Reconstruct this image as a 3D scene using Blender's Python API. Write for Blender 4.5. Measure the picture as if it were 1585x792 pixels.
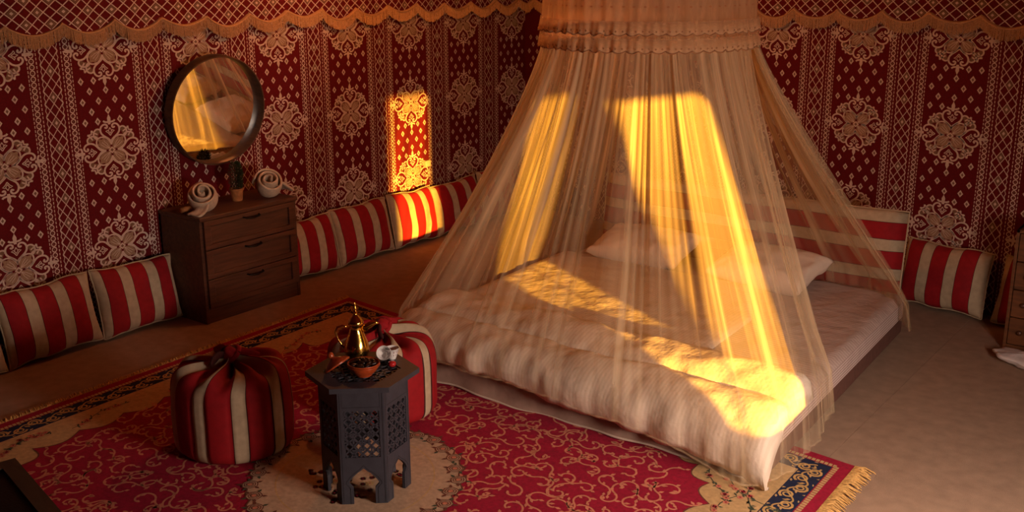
import bpy, math, random
from math import sin, cos, pi, radians, hypot, atan2, sqrt
from mathutils import Vector, Matrix, noise
from mathutils.geometry import tessellate_polygon

for o in list(bpy.data.objects):
    bpy.data.objects.remove(o)
scene = bpy.context.scene
COL = scene.collection

# ------------------------------------------------------------------ camera
CAM_F, CAM_YAW, CAM_PITCH, CAM_ROLL = 1643.9, 0.6467, 0.2730, -0.0046
CAM_POS = Vector((5.851, -7.961, 2.246))
cy, sy, cp, sp = cos(CAM_YAW), sin(CAM_YAW), cos(CAM_PITCH), sin(CAM_PITCH)
fwd = Vector((-sy * cp, cy * cp, -sp))
rgt0 = Vector((cy, sy, 0))
up0 = rgt0.cross(fwd)
rgt = cos(CAM_ROLL) * rgt0 + sin(CAM_ROLL) * up0
upv = -sin(CAM_ROLL) * rgt0 + cos(CAM_ROLL) * up0
cam_data = bpy.data.cameras.new('camera')
cam_data.sensor_width = 36.0
cam_data.lens = CAM_F / 1585.0 * 36.0
cam_data.clip_start = 0.05
cam = bpy.data.objects.new('camera', cam_data)
COL.objects.link(cam)
cam.matrix_world = Matrix(((rgt.x, upv.x, -fwd.x, CAM_POS.x), (rgt.y, upv.y, -fwd.y, CAM_POS.y),
                           (rgt.z, upv.z, -fwd.z, CAM_POS.z), (0, 0, 0, 1)))
scene.camera = cam

# ------------------------------------------------------------------ world, sun, daylight, exposure
world = bpy.data.worlds.new('world')
scene.world = world
world.use_nodes = True
wb = world.node_tree.nodes['Background']
wb.inputs['Color'].default_value = (1.0, 0.72, 0.5, 1)
wb.inputs['Strength'].default_value = 0.35

SUN_TAN_AZ = 0.525         # rays run towards -x, +y
SUN_ELEV = 0.108           # tangent of the elevation
sd = Vector((-1.0, SUN_TAN_AZ, -SUN_ELEV * hypot(1, SUN_TAN_AZ))).normalized()
sun_data = bpy.data.lights.new('sun', 'SUN')
sun_data.energy = 32.0
sun_data.color = (1.0, 0.48, 0.05)
sun_data.angle = radians(0.8)
sun = bpy.data.objects.new('sun', sun_data)
COL.objects.link(sun)
sun.rotation_euler = sd.to_track_quat('-Z', 'Y').to_euler()
sun.location = (12, -7, 4)

def area(name, loc, direction, sx, sy_, energy, color):
    d = bpy.data.lights.new(name, 'AREA')
    d.shape = 'RECTANGLE'
    d.size, d.size_y = sx, sy_
    d.energy = energy
    d.color = color
    o = bpy.data.objects.new(name, d)
    COL.objects.link(o)
    o.location = loc
    o.rotation_euler = Vector(direction).to_track_quat('-Z', 'Z').to_euler()
    return o
# skylight that falls in through the same opening in the right wall as the sun
area('opening_daylight', (6.57, -4.98, 1.22), (-1, 0.34, -0.66), 0.4, 1.3, 84.0, (1.0, 0.76, 0.62)).data.spread = radians(118)

scene.view_settings.view_transform = 'Standard'
scene.view_settings.look = 'None'
scene.view_settings.exposure = 0.0
scene.view_settings.gamma = 1.0
scene.view_settings.use_curve_mapping = False
scene.cycles.transparent_max_bounces = 24

# ------------------------------------------------------------------ materials
def lin(c):
    return tuple(((x / 255.0) / 12.92 if x / 255.0 <= 0.04045 else ((x / 255.0 + 0.055) / 1.055) ** 2.4) for x in c)

def mat(name, col, rough=0.8, var=0.12, scale=30.0, bump=0.0, bscale=200.0, metal=0.0, spec=0.3,
        stretch=(1, 1, 1), sheen=0.0, coat=0.0):
    """plain procedural material: colour with noise variation and optional fine bump; col is linear rgb"""
    m = bpy.data.materials.new(name)
    m.use_nodes = True
    nt = m.node_tree
    b = nt.nodes['Principled BSDF']
    b.inputs['Roughness'].default_value = rough
    b.inputs['Metallic'].default_value = metal
    b.inputs['Specular IOR Level'].default_value = spec
    if sheen:
        b.inputs['Sheen Weight'].default_value = sheen
    if coat:
        b.inputs['Coat Weight'].default_value = coat
    tc = nt.nodes.new('ShaderNodeTexCoord')
    mp = nt.nodes.new('ShaderNodeMapping')
    mp.inputs['Scale'].default_value = stretch
    nt.links.new(tc.outputs['Object'], mp.inputs['Vector'])
    nz = nt.nodes.new('ShaderNodeTexNoise')
    nz.inputs['Scale'].default_value = scale
    nz.inputs['Detail'].default_value = 4
    nt.links.new(mp.outputs['Vector'], nz.inputs['Vector'])
    rp = nt.nodes.new('ShaderNodeValToRGB')
    rp.color_ramp.elements[0].position = 0.3
    rp.color_ramp.elements[1].position = 0.7
    rp.color_ramp.elements[0].color = tuple(max(0, c * (1 - var)) for c in col) + (1,)
    rp.color_ramp.elements[1].color = tuple(min(1, c * (1 + var)) for c in col) + (1,)
    nt.links.new(nz.outputs['Fac'], rp.inputs['Fac'])
    nt.links.new(rp.outputs['Color'], b.inputs['Base Color'])
    if bump:
        n2 = nt.nodes.new('ShaderNodeTexNoise')
        n2.inputs['Scale'].default_value = bscale
        n2.inputs['Detail'].default_value = 3
        nt.links.new(mp.outputs['Vector'], n2.inputs['Vector'])
        bp = nt.nodes.new('ShaderNodeBump')
        bp.inputs['Strength'].default_value = bump
        bp.inputs['Distance'].default_value = 0.01
        nt.links.new(n2.outputs['Fac'], bp.inputs['Height'])
        nt.links.new(bp.outputs['Normal'], b.inputs['Normal'])
    return m

def stripe_cloth(name, col_a, col_b, period, axis=0, rough=0.75):
    """satin-striped bed linen: fine woven stripes along one axis"""
    m = bpy.data.materials.new(name)
    m.use_nodes = True
    nt = m.node_tree
    b = nt.nodes['Principled BSDF']
    b.inputs['Roughness'].default_value = rough
    b.inputs['Specular IOR Level'].default_value = 0.25
    uv = nt.nodes.new('ShaderNodeUVMap')
    sx = nt.nodes.new('ShaderNodeSeparateXYZ')
    nt.links.new(uv.outputs['UV'], sx.inputs['Vector'])
    mu = nt.nodes.new('ShaderNodeMath')
    mu.operation = 'MULTIPLY'
    mu.inputs[1].default_value = 2 * pi / period
    nt.links.new(sx.outputs[axis], mu.inputs[0])
    sn = nt.nodes.new('ShaderNodeMath')
    sn.operation = 'SINE'
    nt.links.new(mu.outputs[0], sn.inputs[0])
    rp = nt.nodes.new('ShaderNodeMapRange')
    rp.inputs['From Min'].default_value = -0.4
    rp.inputs['From Max'].default_value = 0.4
    nt.links.new(sn.outputs[0], rp.inputs['Value'])
    mx = nt.nodes.new('ShaderNodeMix')
    mx.data_type = 'RGBA'
    mx.inputs[6].default_value = tuple(col_a) + (1,)
    mx.inputs[7].default_value = tuple(col_b) + (1,)
    nt.links.new(rp.outputs[0], mx.inputs[0])
    nt.links.new(mx.outputs[2], b.inputs['Base Color'])
    tc = nt.nodes.new('ShaderNodeTexCoord')
    nz = nt.nodes.new('ShaderNodeTexNoise')
    nz.inputs['Scale'].default_value = 9
    nz.inputs['Detail'].default_value = 5
    nt.links.new(tc.outputs['Object'], nz.inputs['Vector'])
    bp = nt.nodes.new('ShaderNodeBump')
    bp.inputs['Strength'].default_value = 0.5
    bp.inputs['Distance'].default_value = 0.03
    nt.links.new(nz.outputs['Fac'], bp.inputs['Height'])
    nt.links.new(bp.outputs['Normal'], b.inputs['Normal'])
    return m

def net_mat(name, col, base, var, su, sv):
    """sheer netting: woven threads let light through between them; gathers (UV u) make it denser in streaks,
    and it is denser where it is gathered at the hoop (UV v)"""
    m = bpy.data.materials.new(name)
    m.use_nodes = True
    nt = m.node_tree
    nt.nodes.remove(nt.nodes['Principled BSDF'])
    out = nt.nodes['Material Output']
    df = nt.nodes.new('ShaderNodeBsdfDiffuse')
    tl = nt.nodes.new('ShaderNodeBsdfTranslucent')
    tr = nt.nodes.new('ShaderNodeBsdfTransparent')
    for n in (df, tl):
        n.inputs['Color'].default_value = tuple(col) + (1,)
    ms = nt.nodes.new('ShaderNodeMixShader')
    ms.inputs[0].default_value = 0.45
    nt.links.new(df.outputs[0], ms.inputs[1])
    nt.links.new(tl.outputs[0], ms.inputs[2])
    uv = nt.nodes.new('ShaderNodeUVMap')
    mp = nt.nodes.new('ShaderNodeMapping')
    mp.inputs['Scale'].default_value = (su, sv, 1)
    nt.links.new(uv.outputs['UV'], mp.inputs['Vector'])
    nz = nt.nodes.new('ShaderNodeTexNoise')
    nz.inputs['Scale'].default_value = 1.0
    nz.inputs['Detail'].default_value = 3
    nz.inputs['Roughness'].default_value = 0.6
    nt.links.new(mp.outputs['Vector'], nz.inputs['Vector'])
    mr = nt.nodes.new('ShaderNodeMapRange')
    mr.inputs['From Min'].default_value = 0.44
    mr.inputs['From Max'].default_value = 0.74
    mr.inputs['To Min'].default_value = 0.0
    mr.inputs['To Max'].default_value = 1.0
    nt.links.new(nz.outputs['Fac'], mr.inputs['Value'])
    pw = nt.nodes.new('ShaderNodeMath')
    pw.operation = 'POWER'
    pw.inputs[1].default_value = 1.6
    nt.links.new(mr.outputs[0], pw.inputs[0])
    mu = nt.nodes.new('ShaderNodeMath')
    mu.operation = 'MULTIPLY_ADD'
    mu.inputs[1].default_value = var
    mu.inputs[2].default_value = base
    nt.links.new(pw.outputs[0], mu.inputs[0])
    # gather density along v (v = 1 at the hoop)
    sx = nt.nodes.new('ShaderNodeSeparateXYZ')
    nt.links.new(uv.outputs['UV'], sx.inputs['Vector'])
    g = nt.nodes.new('ShaderNodeMapRange')
    g.inputs['From Min'].default_value = 0.12
    g.inputs['From Max'].default_value = 1.0
    g.inputs['To Min'].default_value = 0.55
    g.inputs['To Max'].default_value = 1.7
    nt.links.new(sx.outputs[1], g.inputs['Value'])
    m2 = nt.nodes.new('ShaderNodeMath')
    m2.operation = 'MULTIPLY'
    m2.use_clamp = True
    nt.links.new(mu.outputs[0], m2.inputs[0])
    nt.links.new(g.outputs[0], m2.inputs[1])
    mix = nt.nodes.new('ShaderNodeMixShader')
    nt.links.new(m2.outputs[0], mix.inputs[0])
    nt.links.new(tr.outputs[0], mix.inputs[1])
    nt.links.new(ms.outputs[0], mix.inputs[2])
    nt.links.new(mix.outputs[0], out.inputs['Surface'])
    return m

def wood_mat(name, c1, c2, rough=0.45, scale=4.0, stretch=(12, 1, 12)):
    m = bpy.data.materials.new(name)
    m.use_nodes = True
    nt = m.node_tree
    b = nt.nodes['Principled BSDF']
    b.inputs['Roughness'].default_value = rough
    tc = nt.nodes.new('ShaderNodeTexCoord')
    mp = nt.nodes.new('ShaderNodeMapping')
    mp.inputs['Scale'].default_value = stretch
    nt.links.new(tc.outputs['Object'], mp.inputs['Vector'])
    nz = nt.nodes.new('ShaderNodeTexNoise')
    nz.inputs['Scale'].default_value = scale
    nz.inputs['Detail'].default_value = 6
    nz.inputs['Distortion'].default_value = 0.6
    nt.links.new(mp.outputs['Vector'], nz.inputs['Vector'])
    rp = nt.nodes.new('ShaderNodeValToRGB')
    rp.color_ramp.elements[0].position = 0.35
    rp.color_ramp.elements[1].position = 0.65
    rp.color_ramp.elements[0].color = tuple(c1) + (1,)
    rp.color_ramp.elements[1].color = tuple(c2) + (1,)
    nt.links.new(nz.outputs['Fac'], rp.inputs['Fac'])
    nt.links.new(rp.outputs['Color'], b.inputs['Base Color'])
    return m

RED_DK = (0.125, 0.0015, 0.004)
CREAM = (0.66, 0.50, 0.41)
M = {}
M['wall_red'] = mat('woven_dark_red', RED_DK, 0.9, 0.22, 90, 0.25, 400)
M['wall_cream'] = mat('woven_cream', CREAM, 0.9, 0.14, 120, 0.2, 500)
M['wall_tan'] = mat('woven_tan', (0.21, 0.105, 0.06), 0.9, 0.18, 150, 0.2, 500)
M['wall_leaf'] = mat('woven_leaf', (0.35, 0.21, 0.13), 0.9, 0.18, 150, 0.2, 500)
M['roof'] = mat('roof_cloth', (0.22, 0.03, 0.02), 0.9, 0.2, 40)
M['braid'] = mat('fringe_braid', (0.62, 0.34, 0.16), 0.85, 0.15, 80, 0.3, 300)
M['fringe'] = mat('fringe_threads', (0.60, 0.33, 0.15), 0.85, 0.3, 150)
M['carpet'] = mat('beige_carpet', (0.38, 0.25, 0.17), 0.95, 0.12, 14, 0.5, 420)
M['cush_red'] = mat('cushion_red', (0.29, 0.005, 0.009), 0.8, 0.12, 30, 0.15, 300)
M['cush_cream'] = mat('cushion_cream', (0.46, 0.35, 0.23), 0.85, 0.1, 30, 0.15, 300)
M['cush_dark'] = mat('cushion_dark_thread', (0.05, 0.008, 0.006), 0.85, 0.1, 30)
M['wood'] = wood_mat('dark_walnut', (0.062, 0.020, 0.010), (0.12, 0.040, 0.018), 0.42, 3.0, (14, 1.2, 14))
M['wood_frame'] = wood_mat('mirror_wood', (0.05, 0.02, 0.009), (0.11, 0.048, 0.02), 0.4, 3.0, (3, 3, 12))
M['wood_orange'] = wood_mat('pine_wood', (0.10, 0.034, 0.012), (0.19, 0.065, 0.022), 0.4, 3.0, (2, 8, 14))
M['metal_dark'] = mat('dark_metal', (0.03, 0.022, 0.018), 0.35, 0.1, 40, metal=0.9)
M['table'] = mat('table_charcoal', (0.040, 0.039, 0.050), 0.5, 0.12, 25, 0.08, 120)
M['table_groove'] = mat('table_groove', (0.014, 0.013, 0.016), 0.7, 0.1, 25)
M['gold'] = mat('polished_brass', (0.85, 0.50, 0.11), 0.16, 0.1, 8, metal=1.0)
M['terracotta'] = mat('glazed_terracotta', (0.36, 0.055, 0.014), 0.3, 0.2, 30, coat=0.4)
M['date'] = mat('date_skin', (0.022, 0.007, 0.004), 0.3, 0.3, 60, 0.3, 60)
M['china'] = mat('white_china', (0.72, 0.68, 0.66), 0.25, 0.04, 20)
M['china_print'] = mat('china_print', (0.32, 0.14, 0.16), 0.3, 0.1, 20)
M['red_foil'] = mat('red_enamel', (0.45, 0.02, 0.02), 0.25, 0.1, 20, coat=0.5)
M['towel'] = mat('terry_towel', (0.70, 0.53, 0.38), 0.95, 0.12, 60, 0.7, 260)
M['pot'] = mat('clay_pot', (0.42, 0.16, 0.05), 0.7, 0.3, 40, 0.4, 90)
M['leaf'] = mat('conifer_leaf', (0.018, 0.040, 0.012), 0.7, 0.4, 60)
M['soil'] = mat('soil', (0.02, 0.012, 0.008), 0.95, 0.3, 60)
M['sheet'] = stripe_cloth('striped_sheet', (0.56, 0.43, 0.38), (0.46, 0.34, 0.30), 0.028, 0)
M['sheet_side'] = stripe_cloth('striped_sheet_side', (0.62, 0.48, 0.44), (0.36, 0.25, 0.22), 0.022, 1)
M['duvet'] = stripe_cloth('striped_duvet', (0.64, 0.52, 0.41), (0.585, 0.47, 0.365), 0.020, 0)
M['pillow'] = mat('pillow_cotton', (0.68, 0.53, 0.42), 0.85, 0.06, 12, 0.4, 12)
M['bedbase'] = mat('bed_base_cloth', (0.13, 0.055, 0.04), 0.9, 0.12, 30, 0.2, 200)
M['skirt'] = mat('bed_skirt_cloth', (0.40, 0.26, 0.20), 0.9, 0.1, 20, 0.3, 30)
M['net'] = net_mat('sheer_net', (0.82, 0.64, 0.40), 0.21, 0.78, 90.0, 0.8)
M['lace'] = net_mat('lace_yoke', (0.84, 0.58, 0.34), 0.62, 0.25, 120.0, 6.0)
M['lace_edge'] = mat('lace_edge_thread', (0.42, 0.20, 0.09), 0.9, 0.1, 40)
M['rug_red'] = mat('rug_red_pile', (0.36, 0.006, 0.034), 0.95, 0.2, 60, 0.5, 500)
M['rug_cream'] = mat('rug_cream_pile', (0.60, 0.38, 0.17), 0.95, 0.14, 50, 0.5, 500)
M['rug_pink'] = mat('rug_pale_pile', (0.56, 0.37, 0.24), 0.95, 0.14, 50, 0.5, 500)
M['rug_navy'] = mat('rug_navy_pile', (0.012, 0.018, 0.055), 0.95, 0.2, 60, 0.4, 500)
M['rug_gold'] = mat('rug_gold_thread', (0.56, 0.34, 0.12), 0.95, 0.15, 60)
M['rug_vine'] = mat('rug_vine_thread', (0.62, 0.22, 0.13), 0.95, 0.15, 60)
M['rug_green'] = mat('rug_green_thread', (0.07, 0.085, 0.05), 0.95, 0.2, 60)
M['rug_edge'] = mat('rug_dark_thread', (0.16, 0.05, 0.03), 0.95, 0.2, 60)
M['fringe_gold'] = mat('rug_fringe', (0.62, 0.36, 0.12), 0.9, 0.25, 90)
M['plastic'] = mat('ivory_plastic', (0.60, 0.50, 0.36), 0.5, 0.05, 10)
M['bag'] = mat('white_plastic_bag', (0.70, 0.62, 0.60), 0.4, 0.08, 12, 0.6, 25)
M['black'] = mat('black_leather', (0.006, 0.004, 0.004), 0.6, 0.2, 40, 0.2, 120)
M['bench_rim'] = wood_mat('bench_rim_wood', (0.05, 0.028, 0.014), (0.08, 0.045, 0.022), 0.6, 3.0, (2, 10, 10))
mm = bpy.data.materials.new('mirror_glass')
mm.use_nodes = True
_b = mm.node_tree.nodes['Principled BSDF']
_b.inputs['Metallic'].default_value = 1.0
_b.inputs['Roughness'].default_value = 0.01
_n = mm.node_tree.nodes.new('ShaderNodeTexNoise')
_n.inputs['Scale'].default_value = 3
_r = mm.node_tree.nodes.new('ShaderNodeValToRGB')
_r.color_ramp.elements[0].color = (0.88, 0.87, 0.84, 1)
_r.color_ramp.elements[1].color = (0.92, 0.91, 0.88, 1)
mm.node_tree.links.new(_n.outputs['Fac'], _r.inputs['Fac'])
mm.node_tree.links.new(_r.outputs['Color'], _b.inputs['Base Color'])
M['mirror'] = mm

# ------------------------------------------------------------------ mesh helpers
class MB:
    """collects geometry for ONE mesh object"""
    def __init__(self):
        self.v, self.f, self.mi, self.uv, self.mats = [], [], [], [], []
    def mslot(self, m):
        if m not in self.mats:
            self.mats.append(m)
        return self.mats.index(m)
    def add(self, vs, fs, m=None, uvs=None):
        o = len(self.v)
        self.v += [tuple(p) for p in vs]
        k = self.mslot(m)
        for f in fs:
            self.f.append(tuple(i + o for i in f))
            self.mi.append(k)
        self.uv += list(uvs) if uvs else [(0, 0)] * len(vs)
    def box(self, a, b, m=None, bev=0.0):
        x0, y0, z0 = a
        x1, y1, z1 = b
        if bev <= 0:
            vs = [(x0, y0, z0), (x1, y0, z0), (x1, y1, z0), (x0, y1, z0), (x0, y0, z1), (x1, y0, z1), (x1, y1, z1), (x0, y1, z1)]
            self.add(vs, [(0, 3, 2, 1), (4, 5, 6, 7), (0, 1, 5, 4), (1, 2, 6, 5), (2, 3, 7, 6), (3, 0, 4, 7)], m)
        else:
            e = bev
            rings = [(x0 + e, y0 + e, x1 - e, y1 - e, z0), (x0, y0, x1, y1, z0 + e), (x0, y0, x1, y1, z1 - e), (x0 + e, y0 + e, x1 - e, y1 - e, z1)]
            vs, fs = [], []
            for (p, q, r, s, z) in rings:
                c = e * 0.6 if (p == x0) else 0.0
                vs += [(p + c, q, z), (r - c, q, z), (r, q + c, z), (r, s - c, z), (r - c, s, z), (p + c, s, z), (p, s - c, z), (p, q + c, z)]
            for k in range(3):
                for i in range(8):
                    j = (i + 1) % 8
                    fs.append((k * 8 + i, k * 8 + j, k * 8 + 8 + j, k * 8 + 8 + i))
            fs.append(tuple(range(7, -1, -1)))
            fs.append(tuple(range(24, 32)))
            self.add(vs, fs, m)
    def grid(self, nu, nv, fn, m=None, closed_u=False, mfun=None, uvfn=None):
        vs, us = [], []
        for j in range(nv + 1):
            for i in range(nu + (0 if closed_u else 1)):
                u, v = i / nu, j / nv
                vs.append(fn(u, v))
                us.append(uvfn(u, v) if uvfn else (u, v))
        w = nu if closed_u else nu + 1
        o = len(self.v)
        self.v += [tuple(p) for p in vs]
        self.uv += us
        for j in range(nv):
            for i in range(nu):
                a = j * w + i
                b = j * w + (i + 1) % w
                self.f.append((o + a, o + b, o + b + w, o + a + w))
                self.mi.append(self.mslot(mfun(i, j) if mfun else m))
    def lathe(self, prof, n, m=None, c=(0, 0, 0), cap=True):
        vs, fs = [], []
        for (r, z) in prof:
            for i in range(n):
                a = 2 * pi * i / n
                vs.append((c[0] + r * cos(a), c[1] + r * sin(a), c[2] + z))
        for k in range(len(prof) - 1):
            for i in range(n):
                j = (i + 1) % n
                fs.append((k * n + i, k * n + j, k * n + n + j, k * n + n + i))
        if cap:
            if prof[0][0] > 1e-5:
                fs.append(tuple(range(n - 1, -1, -1)))
            if prof[-1][0] > 1e-5:
                fs.append(tuple((len(prof) - 1) * n + i for i in range(n)))
        self.add(vs, fs, m)
    def tube(self, pts, rad, n=8, m=None, cap=True, flat=1.0):
        P = [Vector(p) for p in pts]
        vs, fs = [], []
        prev = None
        for k, p in enumerate(P):
            t = (P[min(k + 1, len(P) - 1)] - P[max(k - 1, 0)]).normalized()
            if prev is None:
                a = Vector((0, 0, 1)) if abs(t.z) < 0.9 else Vector((1, 0, 0))
                nrm = (a - t * a.dot(t)).normalized()
            else:
                nrm = (prev - t * prev.dot(t)).normalized()
            prev = nrm
            bn = t.cross(nrm)
            r = rad[k] if isinstance(rad, (list, tuple)) else rad
            for i in range(n):
                a = 2 * pi * i / n
                vs.append(p + nrm * (r * cos(a)) + bn * (r * flat * sin(a)))
        for k in range(len(P) - 1):
            for i in range(n):
                j = (i + 1) % n
                fs.append((k * n + i, k * n + j, k * n + n + j, k * n + n + i))
        if cap:
            fs.append(tuple(range(n - 1, -1, -1)))
            fs.append(tuple((len(P) - 1) * n + i for i in range(n)))
        self.add(vs, fs, m)
    def poly2(self, pts, tr, m=None):
        """flat filled polygon; tr maps (a, b) to 3-D"""
        tri = tessellate_polygon([[Vector((p[0], p[1], 0)) for p in pts]])
        self.add([tr(p[0], p[1]) for p in pts], [tuple(t) for t in tri], m)
    def quad2(self, pts, tr, m=None):
        self.add([tr(p[0], p[1]) for p in pts], [tuple(range(len(pts)))], m)
    def ribbon2(self, pts, w, tr, m=None, closed=False):
        n = len(pts)
        vs = []
        for k in range(n):
            if closed:
                a, b = pts[(k - 1) % n], pts[(k + 1) % n]
            else:
                a, b = pts[max(k - 1, 0)], pts[min(k + 1, n - 1)]
            dx, dy = b[0] - a[0], b[1] - a[1]
            l = hypot(dx, dy) or 1
            ww = (w[k] if isinstance(w, (list, tuple)) else w) / 2
            nx, ny = -dy / l * ww, dx / l * ww
            vs += [tr(pts[k][0] + nx, pts[k][1] + ny), tr(pts[k][0] - nx, pts[k][1] - ny)]
        fs = []
        for k in range(n if closed else n - 1):
            j = (k + 1) % n
            fs.append((2 * k, 2 * k + 1, 2 * j + 1, 2 * j))
        self.add(vs, fs, m)
    def prism(self, pts, z0, z1, m=None, tr=None):
        n = len(pts)
        tr = tr or (lambda a, b, c: (a, b, c))
        vs = [tr(p[0], p[1], z0) for p in pts] + [tr(p[0], p[1], z1) for p in pts]
        tri = tessellate_polygon([[Vector((p[0], p[1], 0)) for p in pts]])
        fs = [tuple(t) for t in tri] + [tuple(i + n for i in t) for t in tri]
        for i in range(n):
            j = (i + 1) % n
            fs.append((i, j, j + n, i + n))
        self.add(vs, fs, m)
    def mesh(self, name, smooth=False):
        me = bpy.data.meshes.new(name)
        me.from_pydata(self.v, [], self.f)
        for m in self.mats:
            me.materials.append(m)
        me.polygons.foreach_set('material_index', self.mi)
        if smooth:
            me.polygons.foreach_set('use_smooth', [True] * len(self.f))
        uvl = me.uv_layers.new(name='UVMap')
        buf = []
        for p in me.polygons:
            for vi in p.vertices:
                buf += self.uv[vi]
        uvl.data.foreach_set('uv', buf)
        me.update()
        return me
    def build(self, name, parent=None, smooth=False, sharp=None, loc=(0, 0, 0), rot=(0, 0, 0)):
        me = self.mesh(name, smooth)
        o = bpy.data.objects.new(name, me)
        COL.objects.link(o)
        o.location = loc
        o.rotation_euler = rot
        if parent:
            o.parent = parent
        if smooth and sharp:
            me.set_sharp_from_angle(angle=radians(sharp))
        return o

def empty(name, loc, rz=0.0):
    o = bpy.data.objects.new(name, None)
    o.empty_display_size = 0.1
    COL.objects.link(o)
    o.location = loc
    o.rotation_euler = (0, 0, rz)
    return o

def tag(o, label=None, cat=None, group=None, kind=None):
    if label: o['label'] = label
    if cat: o['category'] = cat
    if group: o['group'] = group
    if kind: o['kind'] = kind
    return o

def fit_normals(o):
    """make face normals consistent and outward"""
    import bmesh
    bm = bmesh.new()
    bm.from_mesh(o.data)
    bmesh.ops.recalc_face_normals(bm, faces=bm.faces)
    bm.to_mesh(o.data)
    bm.free()
    return o

def nz3(x, y, z):
    return noise.noise(Vector((x, y, z)))

# ================================================================== THE SETTING
BK = -0.2006                      # the back wall runs slightly askew: y = BK * x
BANG = math.atan(BK)
RX = 6.6                          # right wall
FY = -9.2                         # wall behind the camera
WTOP = 2.2

f = MB()
f.poly2([(-0.1, 0.15), (RX + 0.1, BK * RX + 0.1), (RX + 0.1, FY - 0.1), (-0.1, FY - 0.1)], lambda a, b: (a, b, -0.012), M['carpet'])
floor = f.build('floor')
tag(floor, 'beige carpeted tent floor', kind='structure')
# carpet lengths laid side by side with narrow seams
for k, (xa, xb) in enumerate(((0.0, 0.74), (0.7415, 2.52), (2.5215, 4.305), (4.3065, 5.4), (5.4015, 6.6))):
    cp_ = MB()
    pts = [(xa, FY), (xb, FY), (xb, BK * xb), (xa, BK * xa)]
    cp_.prism(pts, -0.012, 0.0, M['carpet'])
    fit_normals(cp_.build('carpet_length', floor))

# ------------------------------------------------------------------ woven wall hangings
PER = 0.68          # medallion columns
ROW = 0.61          # medallion rows
def mtr(off):
    return lambda a, b: (a, -off, b)

def arc(cx, cy_, rx, ry, a0, a1, n=10):
    return [(cx + rx * cos(radians(a0 + (a1 - a0) * i / n)), cy_ + ry * sin(radians(a0 + (a1 - a0) * i / n))) for i in range(n + 1)]

def bez(p0, p1, p2, p3, n=10):
    out = []
    for i in range(n + 1):
        t = i / n
        s = 1 - t
        out.append((s**3 * p0[0] + 3 * s * s * t * p1[0] + 3 * s * t * t * p2[0] + t**3 * p3[0],
                    s**3 * p0[1] + 3 * s * s * t * p1[1] + 3 * s * t * t * p2[1] + t**3 * p3[1]))
    return out

def medallion_mesh():
    b = MB()
    SX, SZ = 0.245, 0.212
    def T(rot, mir, off):
        c, s = cos(rot), sin(rot)
        def tr(a, bb):
            if mir: a = -a
            x, y = a * c - bb * s, a * s + bb * c
            return (x * SX, -off, y * SZ)
        return tr
    W = 0.05
    for q in range(4):
        r = q * pi / 2
        t0 = T(r, False, 0.0012)
        # leaf petal on the diagonal (drawn along +y, turned 45 degrees)
        td = T(r + pi / 4, False, 0.0012)
        td2 = T(r + pi / 4, False, 0.0018)
        leaf = bez((0, 0.03), (0.06, 0.12), (0.19, 0.20), (0.12, 0.36), 7) + [(0.15, 0.40), (0.06, 0.42), (0, 0.52)]
        leaf = leaf + [(-x, y) for x, y in reversed(leaf[1:-1])]
        b.poly2(leaf, td, M['wall_leaf'])
        for vx in (-0.07, 0.0, 0.07):
            b.ribbon2([(0, 0.08), (vx * 0.8, 0.22), (vx, 0.36)], 0.014, td2, M['wall_cream'])
        for mir in (False, True):
            t = T(r, mir, 0.0014)
            tb = T(r, mir, 0.0008)
            tdm = T(r + pi / 4, mir, 0.0014)
            # ogee loop on the axis with curled ends
            loop = bez((0.0, 0.22), (0.02, 0.38), (0.27, 0.40), (0.265, 0.60), 12)
            loop += bez((0.265, 0.60), (0.26, 0.74), (0.12, 0.80), (0.07, 0.71), 8)[1:]
            loop += bez((0.07, 0.71), (0.05, 0.64), (0.12, 0.62), (0.135, 0.675), 5)[1:]
            b.ribbon2(loop, W, t, M['wall_cream'])
            # curve that frames the diagonal petal
            b.ribbon2(bez((0.0, 0.16), (0.06, 0.36), (0.20, 0.46), (0.37, 0.37), 9), W * 0.85, t, M['wall_cream'])
            # fan lobe between loop and petal tip: tan ground with cream rim
            lobe = arc(0.345, 0.50, 0.115, 0.145, -78, 128, 12)
            b.poly2(lobe, tb, M['wall_tan'])
            b.ribbon2(lobe, W * 0.9, t, M['wall_cream'])
            # fleur inside the loop
            b.ribbon2([(0.0, 0.42), (0.06, 0.51), (0.12, 0.555), (0.07, 0.58), (0.03, 0.54)], W * 0.5, t, M['wall_cream'])
            b.ribbon2([(0.0, 0.48), (0.045, 0.56), (0.0, 0.65)], W * 0.45, t, M['wall_cream'])
            # tip with two curled arms
            b.ribbon2(bez((0.0, 0.80), (0.06, 0.82), (0.13, 0.80), (0.16, 0.86), 6), W, t, M['wall_cream'])
            # star horn on the diagonal
            b.ribbon2(bez((0.10, 0.60), (0.10, 0.66), (0.05, 0.70), (0.085, 0.80), 6), W * 0.8, tdm, M['wall_cream'])
        b.ribbon2([(-0.085, 0.80), (0.0, 0.735), (0.085, 0.80)], W * 0.8, td, M['wall_cream'])
        b.poly2([(-0.035, 0.74), (0.035, 0.74), (0.05, 0.92), (0.0, 1.04), (-0.05, 0.92)], t0, M['wall_cream'])
    b.quad2([(0.10, 0), (0, 0.10), (-0.10, 0), (0, -0.10)], T(0, False, 0.002), M['wall_cream'])
    b.quad2([(0.05, 0), (0, 0.05), (-0.05, 0), (0, -0.05)], T(0, False, 0.0026), M['wall_tan'])
    return b.mesh('medallion')
MED = medallion_mesh()

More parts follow.
